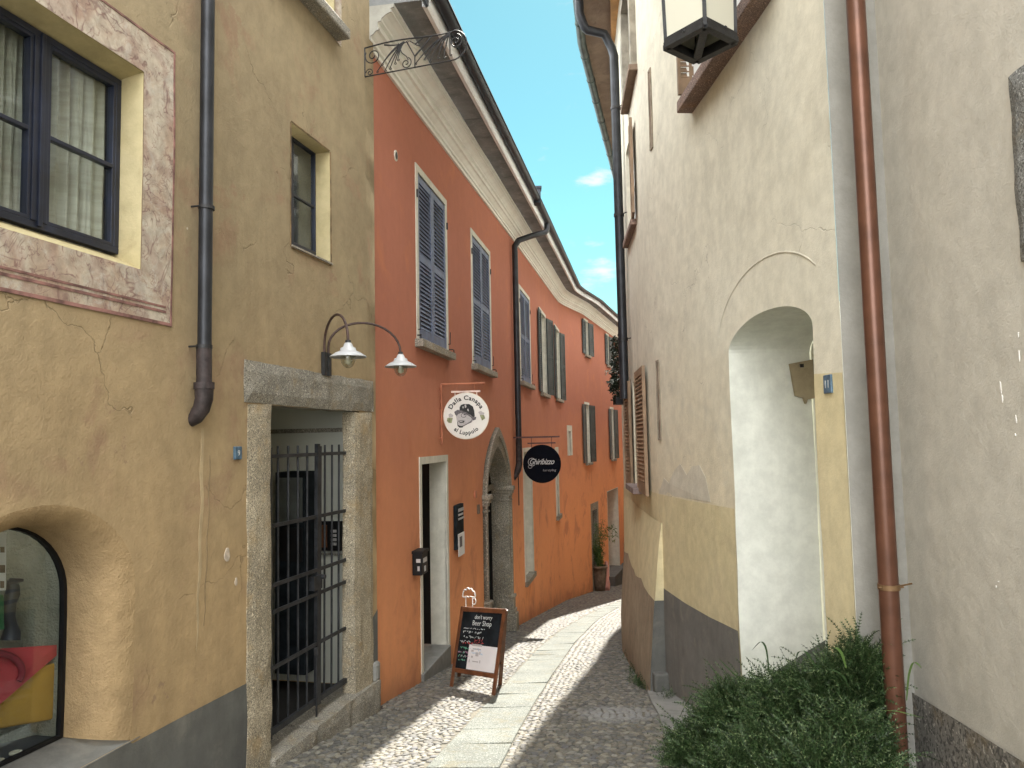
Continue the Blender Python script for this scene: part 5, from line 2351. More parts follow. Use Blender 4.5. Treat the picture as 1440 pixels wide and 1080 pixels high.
aholes = [narch, R4(*upA), R4(*w3), R4(*w2), R4(*sw)]
bot = [(q, gz(AP.y(q)) - .35) for q in np.linspace(0, AE, 60)]
sheet(AP, bot + [(AE, TOPA), (0, TOPA)], aholes, grid=.24).build('wall', MT['beige'], cream)
# niche shell
mb = MB()
ND = .62
reveal(mb, AP, narch, ND, sub=.12)
mb.build('niche_reveal', MT['niche'], cream)
mb = MB()
AP.wbox(mb, nq_near - .1, nq_far + .1, narch[0][1] - .1, nz_top + .1, -ND - .06, -ND + .001)
mb.build('niche_back', MT['niche'], cream)
# sloping grey dado in the niche
mb = MB()
fq = nq_far - .0015
y0, y1 = AP.hit(1100, 938), None
gnd = gz(AP.y(nq_far))
za_ = gnd + .02


def far_pt(px, py):
    """point on the far reveal plane of the niche"""
    n = AP.tan(nq_far)
    p0 = aP(nq_far - .004, 0, 0)
    d = ray(px, py)
    t = (p0 - O).dot(n) / d.dot(n)
    return O + d * t


tri = [far_pt(1085, 948), far_pt(1172, 1000), far_pt(1163, 899), far_pt(1120, 926)]
mb.add(tri, [(0, 1, 2, 3)])
sol = mb.build('stair_dado', MT['grey_dado'], cream)
so = sol.modifiers.new('thick', 'SOLIDIFY')
so.thickness = .004
# damp patch on the render above the yellow dado
mb = MB()
pp_ = [AP.hit(*p) for p in ((926, 694), (934, 672), (941, 680), (948, 662), (957, 652), (966, 668), (973, 656), (984, 654), (993, 672), (1000, 706), (985, 704))]
mb.prism(pp_, aP, .0015, .003)
mb.build('damp_patch', plaster('damp_render', (.56, .52, .43), (.6, .56, .47), big=2, streak=.1, bump=.3), cream)
# broken plaster corbel
mb = MB()
cc = [far_pt(1109, 512), far_pt(1140, 506), far_pt(1146, 560), far_pt(1133, 562), far_pt(1131, 568), far_pt(1128, 560), far_pt(1117, 557), far_pt(1113, 535)]
tq = AP.tan(nq_far) * -1
V = cc + [p + tq * .035 for p in cc]
n = len(cc)
mb.add(V, [tuple(range(n)), tuple(range(n, 2 * n))[::-1]] + [(i, (i + 1) % n, n + (i + 1) % n, n + i) for i in range(n)])
mb.build('broken_corbel', plaster('bare_sand_plaster', (.3, .25, .16), (.36, .3, .2), (.22, .18, .12), big=4, bump=.7), cream)
mb = MB()
hc = far_pt(1124, 515) + tq * .04
mb.box(hc, .025, .02, .025)
mb.build('hole', MT['black'], cream)
# relief ring of old plaster above the niche
mb = MB()
cq_ = (nq_near + nq_far) / 2
hwn = (nq_far - nq_near) / 2
pts = []
for k in range(22):
    a = math.pi * (.03 + .8 * k / 21)
    pts.append((cq_ + (hwn + .20) * -math.cos(a) * -1, nz_far + .1 + (nz_top - nz_far + .24) * math.sin(a)))
V = []
for q, z in pts:
    V += [aP(q, z, .001), aP(q, z + .004, .0055), aP(q, z + .012, .001)]
mb.add(V, [(i * 3 + j, i * 3 + j + 1, (i + 1) * 3 + j + 1, (i + 1) * 3 + j) for i in range(len(pts) - 1) for j in range(2)], smooth=True)
mb.build('plaster_ridge', MT['beige'], cream)

# painted dados
pl0 = AP.hit(1040, 717)
pl1 = AP.hit(965, 703)
pl2 = AP.hit(908, 690)
pr0 = AP.hit(1146, 526)
zg = lambda q: gz(AP.y(q)) - .2
yel = [(nq_far + .003, zg(nq_far)), (nq_far + .003, pl0[1]), (pl1[0], pl1[1]), (pl2[0], pl2[1] + .02), (AP.hit(896, 697)[0], AP.hit(896, 697)[1]), (AP.cum[4] + .0, AP.hit(884, 690)[1]), (AP.cum[4] + 1, AP.hit(884, 690)[1])]
yel = yel + [(AP.cum[4] + 1, gz(13.5))] + [(q, zg(q)) for q in np.linspace(AP.cum[4], nq_far + .2, 8)]
yel = yel[::-1]
sheet(AP, yel, [], o=.005, grid=.24).build('dado', MT['yellow'], cream)
y2 = [(0.0, zg(0)), (nq_near - .003, zg(nq_near)), (nq_near - .003, pr0[1]), (0.0, AP.hit(1195, 522)[1])]
sheet(AP, y2, [], o=.005, grid=.2).build('dado', MT['yellow'], cream)
bq0_ = AP.hit(937, 900)[0]
g0 = AP.hit(1045, 890)
g1 = AP.hit(1000, 868)
g2 = AP.hit(965, 848)
g3 = AP.hit(937, 829)
g3 = (bq0_ + .01, g3[1])
gre = [(nq_far + .004, zg(nq_far)), (nq_far + .004, g0[1]), g1, g2, g3, (g3[0], zg(g3[0]))]
gre = gre[::-1]
sheet(AP, gre, [], o=.010, grid=.2).build('plinth', MT['greydado2'], cream)

# battered corner pier
bq0 = AP.hit(937, 900)[0]
bq1 = AP.cum[4] + .2
zt_b = AP.hit(930, 735)[1]
zy = AP.hit(922, 829)[1]


def boff(z, q):
    k = max(0, min(1, (zt_b - z) / (zt_b - gz(AP.y(bq0)))))
    e = min(1, (bq1 - q) / 1.2)
    return .014 + (.16 * k ** .8) * max(.0, e)


def batter(z_lo_f, z_hi_f, name, m, extra=0.0, near=True):
    qs = np.linspace(bq0, bq1, 16)
    nz = 9
    V = []
    for q in qs:
        lo, hi = z_lo_f(q), z_hi_f(q)
        for j in range(nz + 1):
            z = lo + (hi - lo) * j / nz
            V.append(AP.P(q, z, boff(z, q) + extra))
    w = nz + 1
    mb = MB()
    mb.add(V, [(i * w + j, i * w + j + 1, (i + 1) * w + j + 1, (i + 1) * w + j) for i in range(len(qs) - 1) for j in range(nz)], smooth=True)
    b = mb.build(name, m, cream)
    # near end cheek
    mb = MB()
    V = []
    for j in range(nz + 1):
        z = z_lo_f(bq0) + (z_hi_f(bq0) - z_lo_f(bq0)) * j / nz
        V += [AP.P(bq0 - extra, z, -.03), AP.P(bq0 - extra, z, boff(z, bq0) + extra)]
    mb.add(V, [(2 * j, 2 * j + 1, 2 * j + 3, 2 * j + 2) for j in range(nz)])
    return b, mb


zgr = lambda q: zy + .0 - .35 * 0
b1, m1_ = batter(lambda q: gz(AP.y(q)) - .2, lambda q: zt_b, 'pier', MT['yellow'])
m1_.build('pier_cheek', MT['yellow'], cream)
b2, m2_ = batter(lambda q: gz(AP.y(q)) - .2, lambda q: zgr(q) + .02 * math.sin(q * 7) + .03 * math.sin(q * 3.1), 'pier_foot', MT['batter'], .006)
m2_.build('pier_cheek', MT['grey_dado'], cream)
mb = MB()
z5 = AP.hit(925, 922)[1]
AP.wbox(mb, bq0 - .10, bq0 + .02, gz(AP.y(bq0)) - .2, z5, -.02, .15)
mb.build('pier_block', MT['grey_dado'], cream, bevel=.02)


def awin(rect, name='window', depth=.12, sill=True, sillo=.1, m=None, frame=True, sillm=None, sh=.07):
    s0, s1, z0, z1 = rect
    w = bpy.data.objects.new(name, None)
    w['_loc'] = [0, 0, 0]
    w.parent = cream
    COL.objects.link(w)
    w.matrix_parent_inverse = Matrix.Translation(-Vector(cream['_loc']))
    mb = MB()
    reveal(mb, AP, R4(*rect), depth)
    mb.build('surround', MT['beige'], w)
    if frame:
        mb = MB()
        frame_rect(mb, AP, s0, s1, z0, z1, .06, -depth, -depth + .05, ((s0 + s1) / 2,), (z0 + .7,), .04)
        mb.build('casement', m or MT['whitew'], w)
    mb = MB()
    AP.wbox(mb, s0 + .02, s1 - .02, z0 + .02, z1 - .02, -depth + .02, -depth + .024)
    mb.build('glass', MT['glass'], w)
    mb = MB()
    AP.wbox(mb, s0 - .1, s1 + .5, z0 - .1, z1 + .1, -.26, -.22)
    mb.build('room', MT['darkroom'], w)
    if sill:
        mb = MB()
        AP.wbox(mb, s0 - .1, s1 + .08, z0 - sh, z0 + .004, -.05, sillo)
        mb.build('sill', sillm or MT['granite_d'], w, bevel=.01)
    return w


rosy = granite('rosy_sill_stone', (.26, .18, .15))
w = awin(upA, sill=True, sillo=.13, sillm=rosy, sh=.1)
# white outer frame + brown shutter standing open at the far jamb
mb = MB()
AP.wbox(mb, upA[1] - .05, upA[1] + .05, upA[2], upA[3], -.05, .07)
mb.build('casement_leaf', MT['whitew'], w)
shutter_leaf('shutter', aP(upA[1] - .02, upA[2] + .01, .03), AP.nor(upA[1]) * .35 + AP.tan(upA[1]) * -.0 + AP.nor(upA[1]) * .2, AP.nor(1), .12, 1.4, MT['shutter_b'], w, nrm=AP.tan(upA[1]) * -1)
w = awin(w3, sill=True, sillo=.07, sillm=rosy)
for (hq, sg, ang) in ((w3[0], -1, .05),):
    t, n = AP.tan(hq), AP.nor(hq)
    d = (t * sg * math.cos(ang) + n * math.sin(ang)).normalized()
    shutter_leaf('shutter', aP(hq, w3[2] + .02, .02), d, n, .3, w3[3] - w3[2] - .05, MT['shutter_b'], w, nrm=(n * math.cos(ang) - t * sg * math.sin(ang)).normalized())
w = awin(w2, sill=True, sillo=.1, sillm=MT['soffit2'], sh=.07)
mb = MB()
frame_rect(mb, AP, w2[0] - .06, w2[1] + .06, w2[2], w2[3], .08, -.02, .07)
mb.build('outer_frame', plain('weathered_timber_frame', (.3, .27, .22), .8, 0, .3, 6, .2), w)
w = awin(sw, sill=True, sillo=.12, sillm=plain('mauve_sill', (.2, .15, .14), .8, 0, .3, 6, .2))
hh = sw[3] - sw[2] - .02
t, n = AP.tan(sw[0]), AP.nor(sw[0])
ang = 0.0
shutter_leaf('shutter', aP(sw[0], sw[2] - .03, .02), (t * -math.cos(ang) + n * math.sin(ang)).normalized(), n, .95, hh + .1, MT['shutter_b'], w, nrm=(n * math.cos(ang) + t * math.sin(ang)).normalized(), mid=False)
ang = .06
t, n = AP.tan(sw[1]), AP.nor(sw[1])
shutter_leaf('shutter', aP(sw[1], sw[2] - .02, .02), (t * math.cos(ang) + n * math.sin(ang)).normalized(), n, .5, hh + .06, MT['shutter_b'], w, nrm=(n * math.cos(ang) - t * math.sin(ang)).normalized(), mid=False)
# slots
for (tl, br) in (((912.5, 100), (918.5, 208)), ((921.5, 508), (932, 619))):
    s0_, s1_, z0_, z1_ = AP.rect(tl, br)
    sm_ = (s0_ + s1_) / 2
    s0_, s1_ = sm_ - .05, sm_ + .05
    mb = MB()
    frame_rect(mb, AP, s0_, s1_, z0_, z1_, .018, -.02, .014)
    so_ = mb.build('slot_frame', plain('slot_frame_plaster_%d' % tl[1], (.24, .2, .15), .9, 0, .3, 6, .3), cream)
    mb = MB()
    AP.wbox(mb, s0_ + .018, s1_ - .018, z0_ + .018, z1_ - .018, .001, .004)
    mb.build('slot', MT['soffit2'], so_)

# eaves + gutter + roof of cream house
gp_px = [(806, -260), (810, -120), (812, 0), (818, 60), (838, 141), (860, 226), (869, 262)]
ZE = E + 5.3 * S
GL = [at_z(px, py, ZE) for px, py in gp_px]
GL = [GL[0] + (GL[0] - GL[1]).normalized() * 6] + GL
GL += [Vector((x * S, y * S, ZE)) for x, y in ((2.9, 18.5), (4.6, 25.5), (8.6, 38))]
mb = MB()
pts = []
for a, b in zip(GL, GL[1:]):
    k = max(1, int((b - a).length / .4))
    pts += [a.lerp(b, j / k) for j in range(k)]
pts.append(GL[-1])
mb.tube(pts, .065, 10)
for i in range(0, len(pts), 2):
    if i + 1 < len(pts):
        mb.tube([pts[i], pts[i] + (pts[i + 1] - pts[i]).normalized() * .03], .074, 10)
mb.build('gutter', MT['greengutter'], cream)


def inward(i):
    a = GL[max(0, i - 1)]
    b = GL[min(len(GL) - 1, i + 1)]
    t = (b - a).normalized()
    return Vector((t.y, -t.x, 0))


mb = MB()
V = []
for i, p in enumerate(GL):
    w_ = inward(i)
    V += [p + w_ * .05 + U * .03, p + w_ * .45 + U * .07, p + w_ * .47 + U * .07]
mb.add(V, [(i * 3, i * 3 + 1, i * 3 + 4, i * 3 + 3) for i in range(len(GL) - 1)])
mb.build('eaves_slabs', MT['soffit2'], cream)
mb = MB()
V = []
for i, p in enumerate(GL):
    w_ = inward(i)
    V += [p + w_ * .45 + U * .07, p + w_ * .46 + U * -.02, p + w_ * .75 + U * -.02, p + w_ * 1.2 + U * .0]
mb.add(V, [(i * 4 + j, i * 4 + j + 1, (i + 1) * 4 + j + 1, (i + 1) * 4 + j) for i in range(len(GL) - 1) for j in range(3)])
mb.build('eaves_timber', MT['wood_eave'], cream)
mb = MB()
V = []
for i, p in enumerate(GL):
    w_ = inward(i)
    V += [p + w_ * .0 + U * .07, p + w_ * 4 + U * 1.6]
mb.add(V, [(i * 2, i * 2 + 1, i * 2 + 3, i * 2 + 2) for i in range(len(GL) - 1)])
mb.build('roof', MT['soffit2'], cream)

# downpipe at the far corner
pq = AP.hit(868, 300, .12)[0]
pz_b = AP.hit(874, 562, .12)[1]
pz_t = AP.hit(862, 58, .12)[1]
pv = AP.P(pq, 0, .10)
e1 = at_y(822, 38, pv.y - .1)
e2 = at_y(815, 20, pv.y - .15)
e3 = at_y(813, -25, pv.y - .2)
mb = MB()
RP_ = .062
mb.tube([e3, e2, e1, at_y(826, 42, pv.y - .08), at_y(850, 48, pv.y - .02), Vector((pv.x - .03, pv.y, pz_t)), Vector((pv.x, pv.y, pz_t - .12)), Vector((pv.x, pv.y, pz_b))], RP_, 14)
dp = mb.build('downpipe', MT['darkmetal'], cream)
tag(dp, 'dark downpipe with a dog-leg under the eaves at the far corner')
for y in (122, 303, 487):
    z = AP.hit(868, y, .12)[1]
    mb = MB()
    mb.tube([Vector((pv.x, pv.y, z - .02)), Vector((pv.x, pv.y, z + .02))], RP_ * 1.15, 14)
    mb.tube([Vector((pv.x, pv.y, z)), AP.P(pq - .15, z, -.02)], .008, 6)
    mb.build('bracket', MT['iron'], dp)

# hanging ivy beside the pipe
def leaf_cloud(mb, c, ext, n, size, rnd, droop=0.0, aspect=.5):
    for i in range(n):
        while True:
            q = Vector((rnd.uniform(-1, 1), rnd.uniform(-1, 1), rnd.uniform(-1, 1)))
            if q.length < 1:
                break
        p = Vector(c) + Vector((q.x * ext[0], q.y * ext[1], q.z * ext[2]))
        d = Vector((rnd.gauss(0, 1), rnd.gauss(0, 1), rnd.gauss(0, .7) - droop)).normalized()
        sd = d.cross(Vector((rnd.gauss(0, 1), rnd.gauss(0, 1), rnd.gauss(0, 1)))).normalized()
        s = size * rnd.uniform(.6, 1.3)
        mb.add([p, p + d * s * .45 + sd * s * aspect * .5, p + d * s, p + d * s * .45 - sd * s * aspect * .5], [(0, 1, 2, 3)])


rnd = random.Random(11)
iv = thing('hanging_plant', 'dark trailing plant in a box high beside the far downpipe', 'plant', tuple(at_y(866, 560, pv.y + .5)))
mb = MB()
yv = pv.y + .55
for (px, py, w, h) in ((866, 485, .06, .12), (866, 505, .07, .12), (867, 525, .075, .12), (868, 545, .09, .12), (870, 560, .1, .06), (863, 540, .07, .1)):
    leaf_cloud(mb, at_y(px, py, yv), (w, .12, h * 1.2), 260, .05, rnd, .5)
mb.build('foliage', MT['leafivy'], iv)
mb = MB()
a_, b_ = at_y(861, 560, yv), at_y(876, 568, yv)
mb.box((a_ + b_) / 2 + Vector((.03, 0, 0)), (b_.x - a_.x), .3, .1)
mb.build('planter', MT['black'], iv)
mb = MB()
leaf_cloud(mb, at_y(857, 522, yv), (.07, .08, .02), 26, .06, rnd, 0, .3)
mb.build('blossom', MT['curtain'], iv)

# lantern
lat = thing('lantern', 'square opal glass lantern in a black frame hanging at the top right', 'lantern', (0, 0, 0))
yl = 4.0 * S
near = at_y(996, 30, 3.78 * S)
far_ = at_y(976, 92, 4.22 * S)
lf = at_y(934, 66, yl)
rt_ = at_y(1036, 55, yl)
zl = (near.z + far_.z + lf.z + rt_.z) / 4
cen = (Vector((near.x, near.y, zl)) + Vector((far_.x, far_.y, zl))) / 2
hd = (rt_.x - lf.x) / 2 * .93
cen.x = (lf.x + rt_.x) / 2
cor = [cen + Vector((hd * math.cos(a), hd * math.sin(a), 0)) for a in (math.radians(x) for x in (-97, -7, 83, 173))]
lat.location = cen
lat['_loc'] = list(cen)
mb = MB()
for a, b in zip(cor, cor[1:] + cor[:1]):
    mb.bar(a, b, .05, .035)
    mb.bar(a + U * .03, b + U * .03, .03, .04)
for a in cor:
    mb.bar(a, a * 1.0 + (a - cen) * .06 + U * .62, .022, .022)
tops = [a + (a - cen) * .06 + U * .62 for a in cor]
for a, b in zip(tops, tops[1:] + tops[:1]):
    mb.bar(a, b, .03, .04)
mb.bar(cor[0], cor[2], .05, .03)
mb.bar(cor[0] + U * .02, cor[2] + U * .05, .03, .05)
mb.build('frame', MT['iron'], lat)
for i in range(4):
    j = (i + 1) % 4
    k = .985
    sh_ = lambda p: cen + (p - cen) * k
    A_, B_ = sh_(cor[i]) + U * .03, sh_(cor[j]) + U * .03
    C_, D_ = cen + (tops[j] - cen) * 1.0 - (tops[j] - cen).normalized() * .01, cen + (tops[i] - cen) - (tops[i] - cen).normalized() * .01
    mb = MB()
    nn = (B_ - A_).cross(D_ - A_).normalized() * .004
    mb.hexa([A_, B_, C_, D_, A_ + nn, B_ + nn, C_ + nn, D_ + nn])
    mb.build('pane', MT['opal'], lat)
apex = cen + U * .95
mb = MB()
V = tops + [apex]
mb.add(V, [(0, 1, 4), (1, 2, 4), (2, 3, 4), (3, 0, 4)])
mb.build('cap', MT['iron'], lat)
mb = MB()
wq_ = None
arm_end = aP(2.2, apex.z, 0)
best = min((( aP(q, 0).x - cen.x) ** 2 + (aP(q, 0).y - cen.y) ** 2, q) for q in np.linspace(0, 4, 60))[1]
mb.bar(Vector((apex.x, apex.y, apex.z)), aP(best, apex.z + .03, -.02), .03, .03)
mb.bar(aP(best, apex.z - .25, .01), aP(best, apex.z + .25, .01), .04, .03)
mb.build('arm', MT['iron'], lat)
for (px, py) in ((962, 44), (1020, 38)):
    p = at_y(px, py, 3.78 * S)
    mb = MB()
    mb.lathe(p, [(0, -.012), (.012, 0), (0, .012)], 8)
    mb.build('screw', MT['iron'], lat)

# ---- grey house at the right edge
grey = thing('grey_house', 'rough grey rendered house at the right edge with a coarse plinth', 'house', tuple(BP.P(4, gz(2), -1)))
BE = BP.cum[-1]
sheet(BP, [(q, gz(BP.y(q)) - .4) for q in np.linspace(0, BE, 14)] + [(BE, TOPA + .3), (0, TOPA + .3)], [], grid=.22).build('wall', MT['greige'], grey)
# end return joining the cream house
mb = MB()
a, b = BP.P(BE, 0), aP(0, 0, 0)
k = 24
V = []
for j in range(k + 1):
    z = -2.5 + (TOPA + 2.5) * j / k
    V += [(a.x + .02, a.y - .012, z), (b.x - .004, b.y - .012, z), (b.x - .004, b.y + .3, z)]
mb.add(V, [(j * 3, j * 3 + 1, j * 3 + 4, j * 3 + 3) for j in range(k)])
mb.build('return_wall', MT['greige_strip'], grey)
# plinth
pa = BP.hit(1275, 967)
pb = BP.hit(1438, 1068)
slp = (pb[1] - pa[1]) / (pb[0] - pa[0])
pts = [(q, gz(BP.y(q)) - .35) for q in np.linspace(0, BE, 12)] + [(BE, pa[1] + slp * (BE - pa[0])), (0.5, pa[1] + slp * (.5 - pa[0])), (0, pa[1] + slp * (0 - pa[0]))]
sheet(BP, pts, [], o=.012, grid=.12).build('plinth', MT['roughstone'], grey)
# stone window jamb at the right edge
mb = MB()
j0, jz1 = BP.hit(1421, 108)
_, jz0 = BP.hit(1438, 368)
rough_block(mb, BP, j0 - .22, j0, jz0, jz1, -.1, .025, 31, .012, .05)
mb.build('window_jamb', granite('grey_jamb_stone', (.2, .2, .19)), grey)
# copper downpipe
cp0 = at_y(1203, 0, 3.18 * S)
cp1 = at_y(1258, 975, 3.18 * S)
cxm = (cp0.x + cp1.x) / 2
mb = MB()
rc_ = .045
gzz = gz(3.18 * S)
mb.tube([Vector((cp0.x + .0, cp0.y, TOPA)), cp0, cp1, Vector((cp1.x + (cp1.x - cp0.x) / (cp1.z - cp0.z) * (gzz - cp1.z), cp1.y, gzz - .05))], rc_, 20)
dp = mb.build('downpipe', MT['copper'], grey)
tag(dp, 'reddish copper downpipe in the corner beside the niche')
for py in (825,):
    t_ = (py - 0) / 975
    z = cp0.z + (cp1.z - cp0.z) * t_
    p = at_y(1250, py, 3.18 * S)
    mb = MB()
    mb.tube([p + U * -.012, p + U * .012], rc_ * 1.13, 18)
    mb.tube([p + Vector((.04, 0, 0)), p + Vector((.14, .06, 0))], .005, 6)
    mb.tube([p + Vector((-.06, -.02, 0)), p + Vector((.06, -.02, 0))], .005, 6)
    mb.build('bracket', plain('old_copper_wire', (.2, .12, .06), .5, .5), dp)
for py in (130, 500, 700):
    z = cp0.z + (cp1.z - cp0.z) * py / 975
    p = cp0.lerp(cp1, (z - cp0.z) / (cp1.z - cp0.z))
    mb = MB()
    mb.tube([p + U * -.004, p + U * .004], rc_ * 1.02, 18)
    mb.build('pipe_seam', MT['copper'], dp)
number_tile(AP, 1167, 540, .085, .1, '11', 'blue enamel number tile on the yellow strip right of the niche')

# white paint flecks on grey wall
rf = random.Random(2)
for (px, py, w, h) in ((1407, 545, .004, .05), (1409, 560, .003, .03), (1428, 590, .004, .03), (1434, 500, .003, .04), (1433, 470, .002, .02), (1401, 825, .004, .012), (1404, 818, .006, .004), (1427, 612, .003, .012)):
    q, z = BP.hit(px, py)
    mb = MB()
    mb.prism([(q + w * math.cos(t) * rf.uniform(.6, 1.4), z + h * .5 * math.sin(t) * rf.uniform(.8, 1.2)) for t in np.linspace(0, 2 * math.pi, 12)[:-1]], BP.P, .001, .004)
    mb.build('paint_drip', MT['white'], grey)

# ================================================================== PLANTS
# feathery bush
rb = random.Random(21)
bush_o = thing('bush', 'dense dark green feathery bush growing at the foot of the copper pipe', 'bush', (1.45, 3.9, gz(3.9)))
mbf = MB()
blobs = []   # (centre, radii)
for (px, py, yd, rx, ry, rz) in ((1060, 1025, 3.75, .32, .30, .24), (1130, 1015, 3.5, .32, .3, .27), (1185, 1000, 3.35, .2, .22, .28), (1005, 1065, 3.8, .27, .26, .22),
                                 (1120, 1100, 3.3, .36, .3, .32), (1195, 1085, 3.1, .2, .24, .3), (1212, 955, 3.3, .11, .13, .2), (1030, 1000, 3.85, .16, .18, .16), (980, 1075, 3.85, .13, .2, .18),
                                 (1080, 1130, 3.2, .4, .3, .3), (1170, 1140, 2.95, .3, .28, .3)):
    blobs.append((at_y(px, py + 10, yd * S), (rx, ry, rz)))


def frond(mb, p, d, L, nl, w, rnd, g=.5):
    """feathery stem with needle leaflets"""
    pos = p.copy()
    dr = d.copy()
    sd0 = d.cross(Vector((rnd.gauss(0, 1), rnd.gauss(0, 1), rnd.gauss(0, 1)))).normalized()
    st = L / nl
    for i in range(nl):
        nx = pos + dr * st
        sd = (sd0 - dr * sd0.dot(dr)).normalized()
        nn = dr.cross(sd)
        ll = w * (1 - .75 * i / nl)
        for s_ in (1, -1):
            a = (sd * s_ + dr * .7 + nn * rnd.uniform(-.6, .6)).normalized()
            tip = pos + a * ll
            e = dr * .0035
            mb.add([pos - e, pos + e, tip], [(0, 1, 2)])
        e = sd * .0016
        mb.add([pos - e, pos + e, nx + e * .6, nx - e * .6], [(0, 1, 2, 3)])
        pos = nx
        dr = (dr + Vector((rnd.gauss(0, .08), rnd.gauss(0, .08), -.09 * g))).normalized()


for (c, R) in blobs:
    n = int(2700 * (R[0] * R[1] + R[0] * R[2] + R[1] * R[2]) / .3)
    for i in range(n):
        d = Vector((rb.gauss(0, 1), rb.gauss(0, 1) - .35, rb.gauss(0, 1) + .35)).normalized()
        k = rb.uniform(.45, 1.0) ** .5
        p = c + Vector((d.x * R[0], d.y * R[1], d.z * R[2])) * k
        if p.z < gz(p.y) + .01:
            continue
        frond(mbf, p, (d + Vector((rb.gauss(0, .5), rb.gauss(0, .5), rb.gauss(0, .5) + .3))).normalized(), rb.uniform(.06, .13), 7, .028, rb)
for i in range(520):
    c, R = blobs[rb.randrange(len(blobs))]
    d = Vector((rb.gauss(0, 1), rb.gauss(0, 1) - .3, abs(rb.gauss(0, 1)) + .3)).normalized()
    p = c + Vector((d.x * R[0], d.y * R[1], d.z * R[2])) * .92
    frond(mbf, p, (d + Vector((rb.gauss(0, .3), rb.gauss(0, .3), rb.gauss(0, .3) + .5))).normalized(), rb.uniform(.12, .24), 12, .03, rb, .9)
fo_ = mbf.build('foliage', MT['leaf'], bush_o)
mb = MB()
for (c, R) in blobs:
    mb.tube([c - U * R[2] * .8, c, c + U * R[2] * .55], [R[0] * .3, R[0] * .5, R[0] * .15], 9)
mb.build('inner_twigs', plain('dark_twigs', (.01, .02, .01), .9, 0, .6, 40, .8), bush_o)


def blade(mb, pts, w):
    V = []
    for i, p in enumerate(pts):
        k = w * math.sin(math.pi * (.12 + .86 * i / (len(pts) - 1)))
        V += [p + Vector((k, .3 * k, 0)), p + Vector((0, 0, -.25 * k)), p - Vector((k, .3 * k, 0))]
    mb.add(V, [(i * 3 + j, i * 3 + j + 1, (i + 1) * 3 + j + 1, (i + 1) * 3 + j) for i in range(len(pts) - 1) for j in range(2)], smooth=True)


def px_curve(pp, y):
    P0 = [at_y(a, b, y * S) for a, b in pp]
    out = []
    n = len(P0)
    for k in range(13):
        t = k / 12 * (n - 1)
        i = min(int(t), n - 2)
        f = t - i
        a, b, c, d = P0[max(0, i - 1)], P0[i], P0[i + 1], P0[min(n - 1, i + 2)]
        out.append(.5 * ((2 * b) + (c - a) * f + (2 * a - 5 * b + 4 * c - d) * f * f + (3 * b - a - 3 * c + d) * f ** 3))
    return out


for pp, y, w in (([(1082, 950), (1078, 915), (1072, 903), (1066, 905), (1057, 915)], 3.45, .006),
                 ([(1190, 940), (1184, 920), (1176, 911), (1167, 913)], 3.1, .008),
                 ([(1120, 925), (1123, 917), (1132, 916), (1140, 925), (1150, 948)], 3.3, .007),
                 ([(1060, 965), (1035, 950), (1010, 925)], 3.7, .006),
                 ([(1110, 940), (1090, 960), (1040, 1010)], 3.5, .006),
                 ([(1275, 985), (1278, 950), (1284, 932), (1291, 934), (1296, 940)], 3.0, .007),
                 ([(1230, 1000), (1260, 1000), (1300, 1010)], 2.9, .006),
                 ([(1160, 940), (1185, 950), (1200, 985)], 3.2, .007),
                 ([(1000, 1000), (980, 975), (968, 985), (955, 1010)], 3.9, .005),
                 ([(1210, 930), (1222, 903), (1230, 897)], 3.25, .004)):
    mb = MB()
    blade(mb, px_curve(pp, y), w)
    mb.build('grass_blade', MT['leafy'] if y < 3.2 else MT['leaf'], bush_o)
# weeds at the pier foot
mb = MB()
for (px, py, n) in ((900, 948, 60), (888, 930, 30), (905, 968, 50), (893, 962, 30), (955, 975, 50), (942, 985, 25)):
    g = ground(px, py)
    for i in range(n):
        p = g + Vector((rb.gauss(0, .05), rb.gauss(0, .09), .02))
        frond(mb, p, Vector((rb.gauss(0, .6), rb.gauss(0, .6), 1)).normalized(), rb.uniform(.06, .16), 7, .03, rb)
tag(mb.build('weeds', MT['leaf'], None), 'low green weeds sprouting at the foot of the cream pier', kind='stuff')

# potted plant
pg = ground(844, 826)
s_l = OR.hit(838, 826)
pot = Vector((pg.x, pg.y, gz(pg.y)))
pot = Vector(OR.P(OR.hit(836, 800)[0], 0, .5))
pot.z = gz(pot.y)
dd_ = at_y(843, 800, pot.y)
pot.x = dd_.x
pot.z = gz(pot.y)
sc_ = pot.y / F
pl = thing('potted_plant', 'leafy bamboo-like plant in a clay pot by the far doorway', 'plant', tuple(pot))
mb = MB()
ph_ = at_y(843, 795, pot.y).z - pot.z
pr_ = 11.0 * sc_
mb.lathe(pot, [(0, 0), (pr_ * .62, 0), (pr_ * .72, ph_ * .3), (pr_ * .85, ph_ * .7), (pr_ * .92, ph_ * .9), (pr_ * 1.02, ph_ * .9), (pr_ * 1.02, ph_), (pr_ * .88, ph_), (pr_ * .8, ph_ * .9), (0, ph_ * .88)], 24)
mb.build('pot', MT['terracotta'], pl)
mb = MB()
stems = []
for i in range(12):
    b = pot + Vector((rb.gauss(0, pr_ * .35), rb.gauss(0, pr_ * .35), ph_ * .85))
    tpx = rb.uniform(830, 852)
    tpy = rb.uniform(728, 775)
    e = at_y(tpx, tpy, pot.y + rb.uniform(-.3, .3))
    m_ = (b + e) / 2 + Vector((rb.gauss(0, .05), 0, .1))
    stems.append((b, m_, e))
    mb.tube([b, m_, e], [.014, .01, .005], 5)
mb.build('stems', MT['leafy'], pl)
mb = MB()
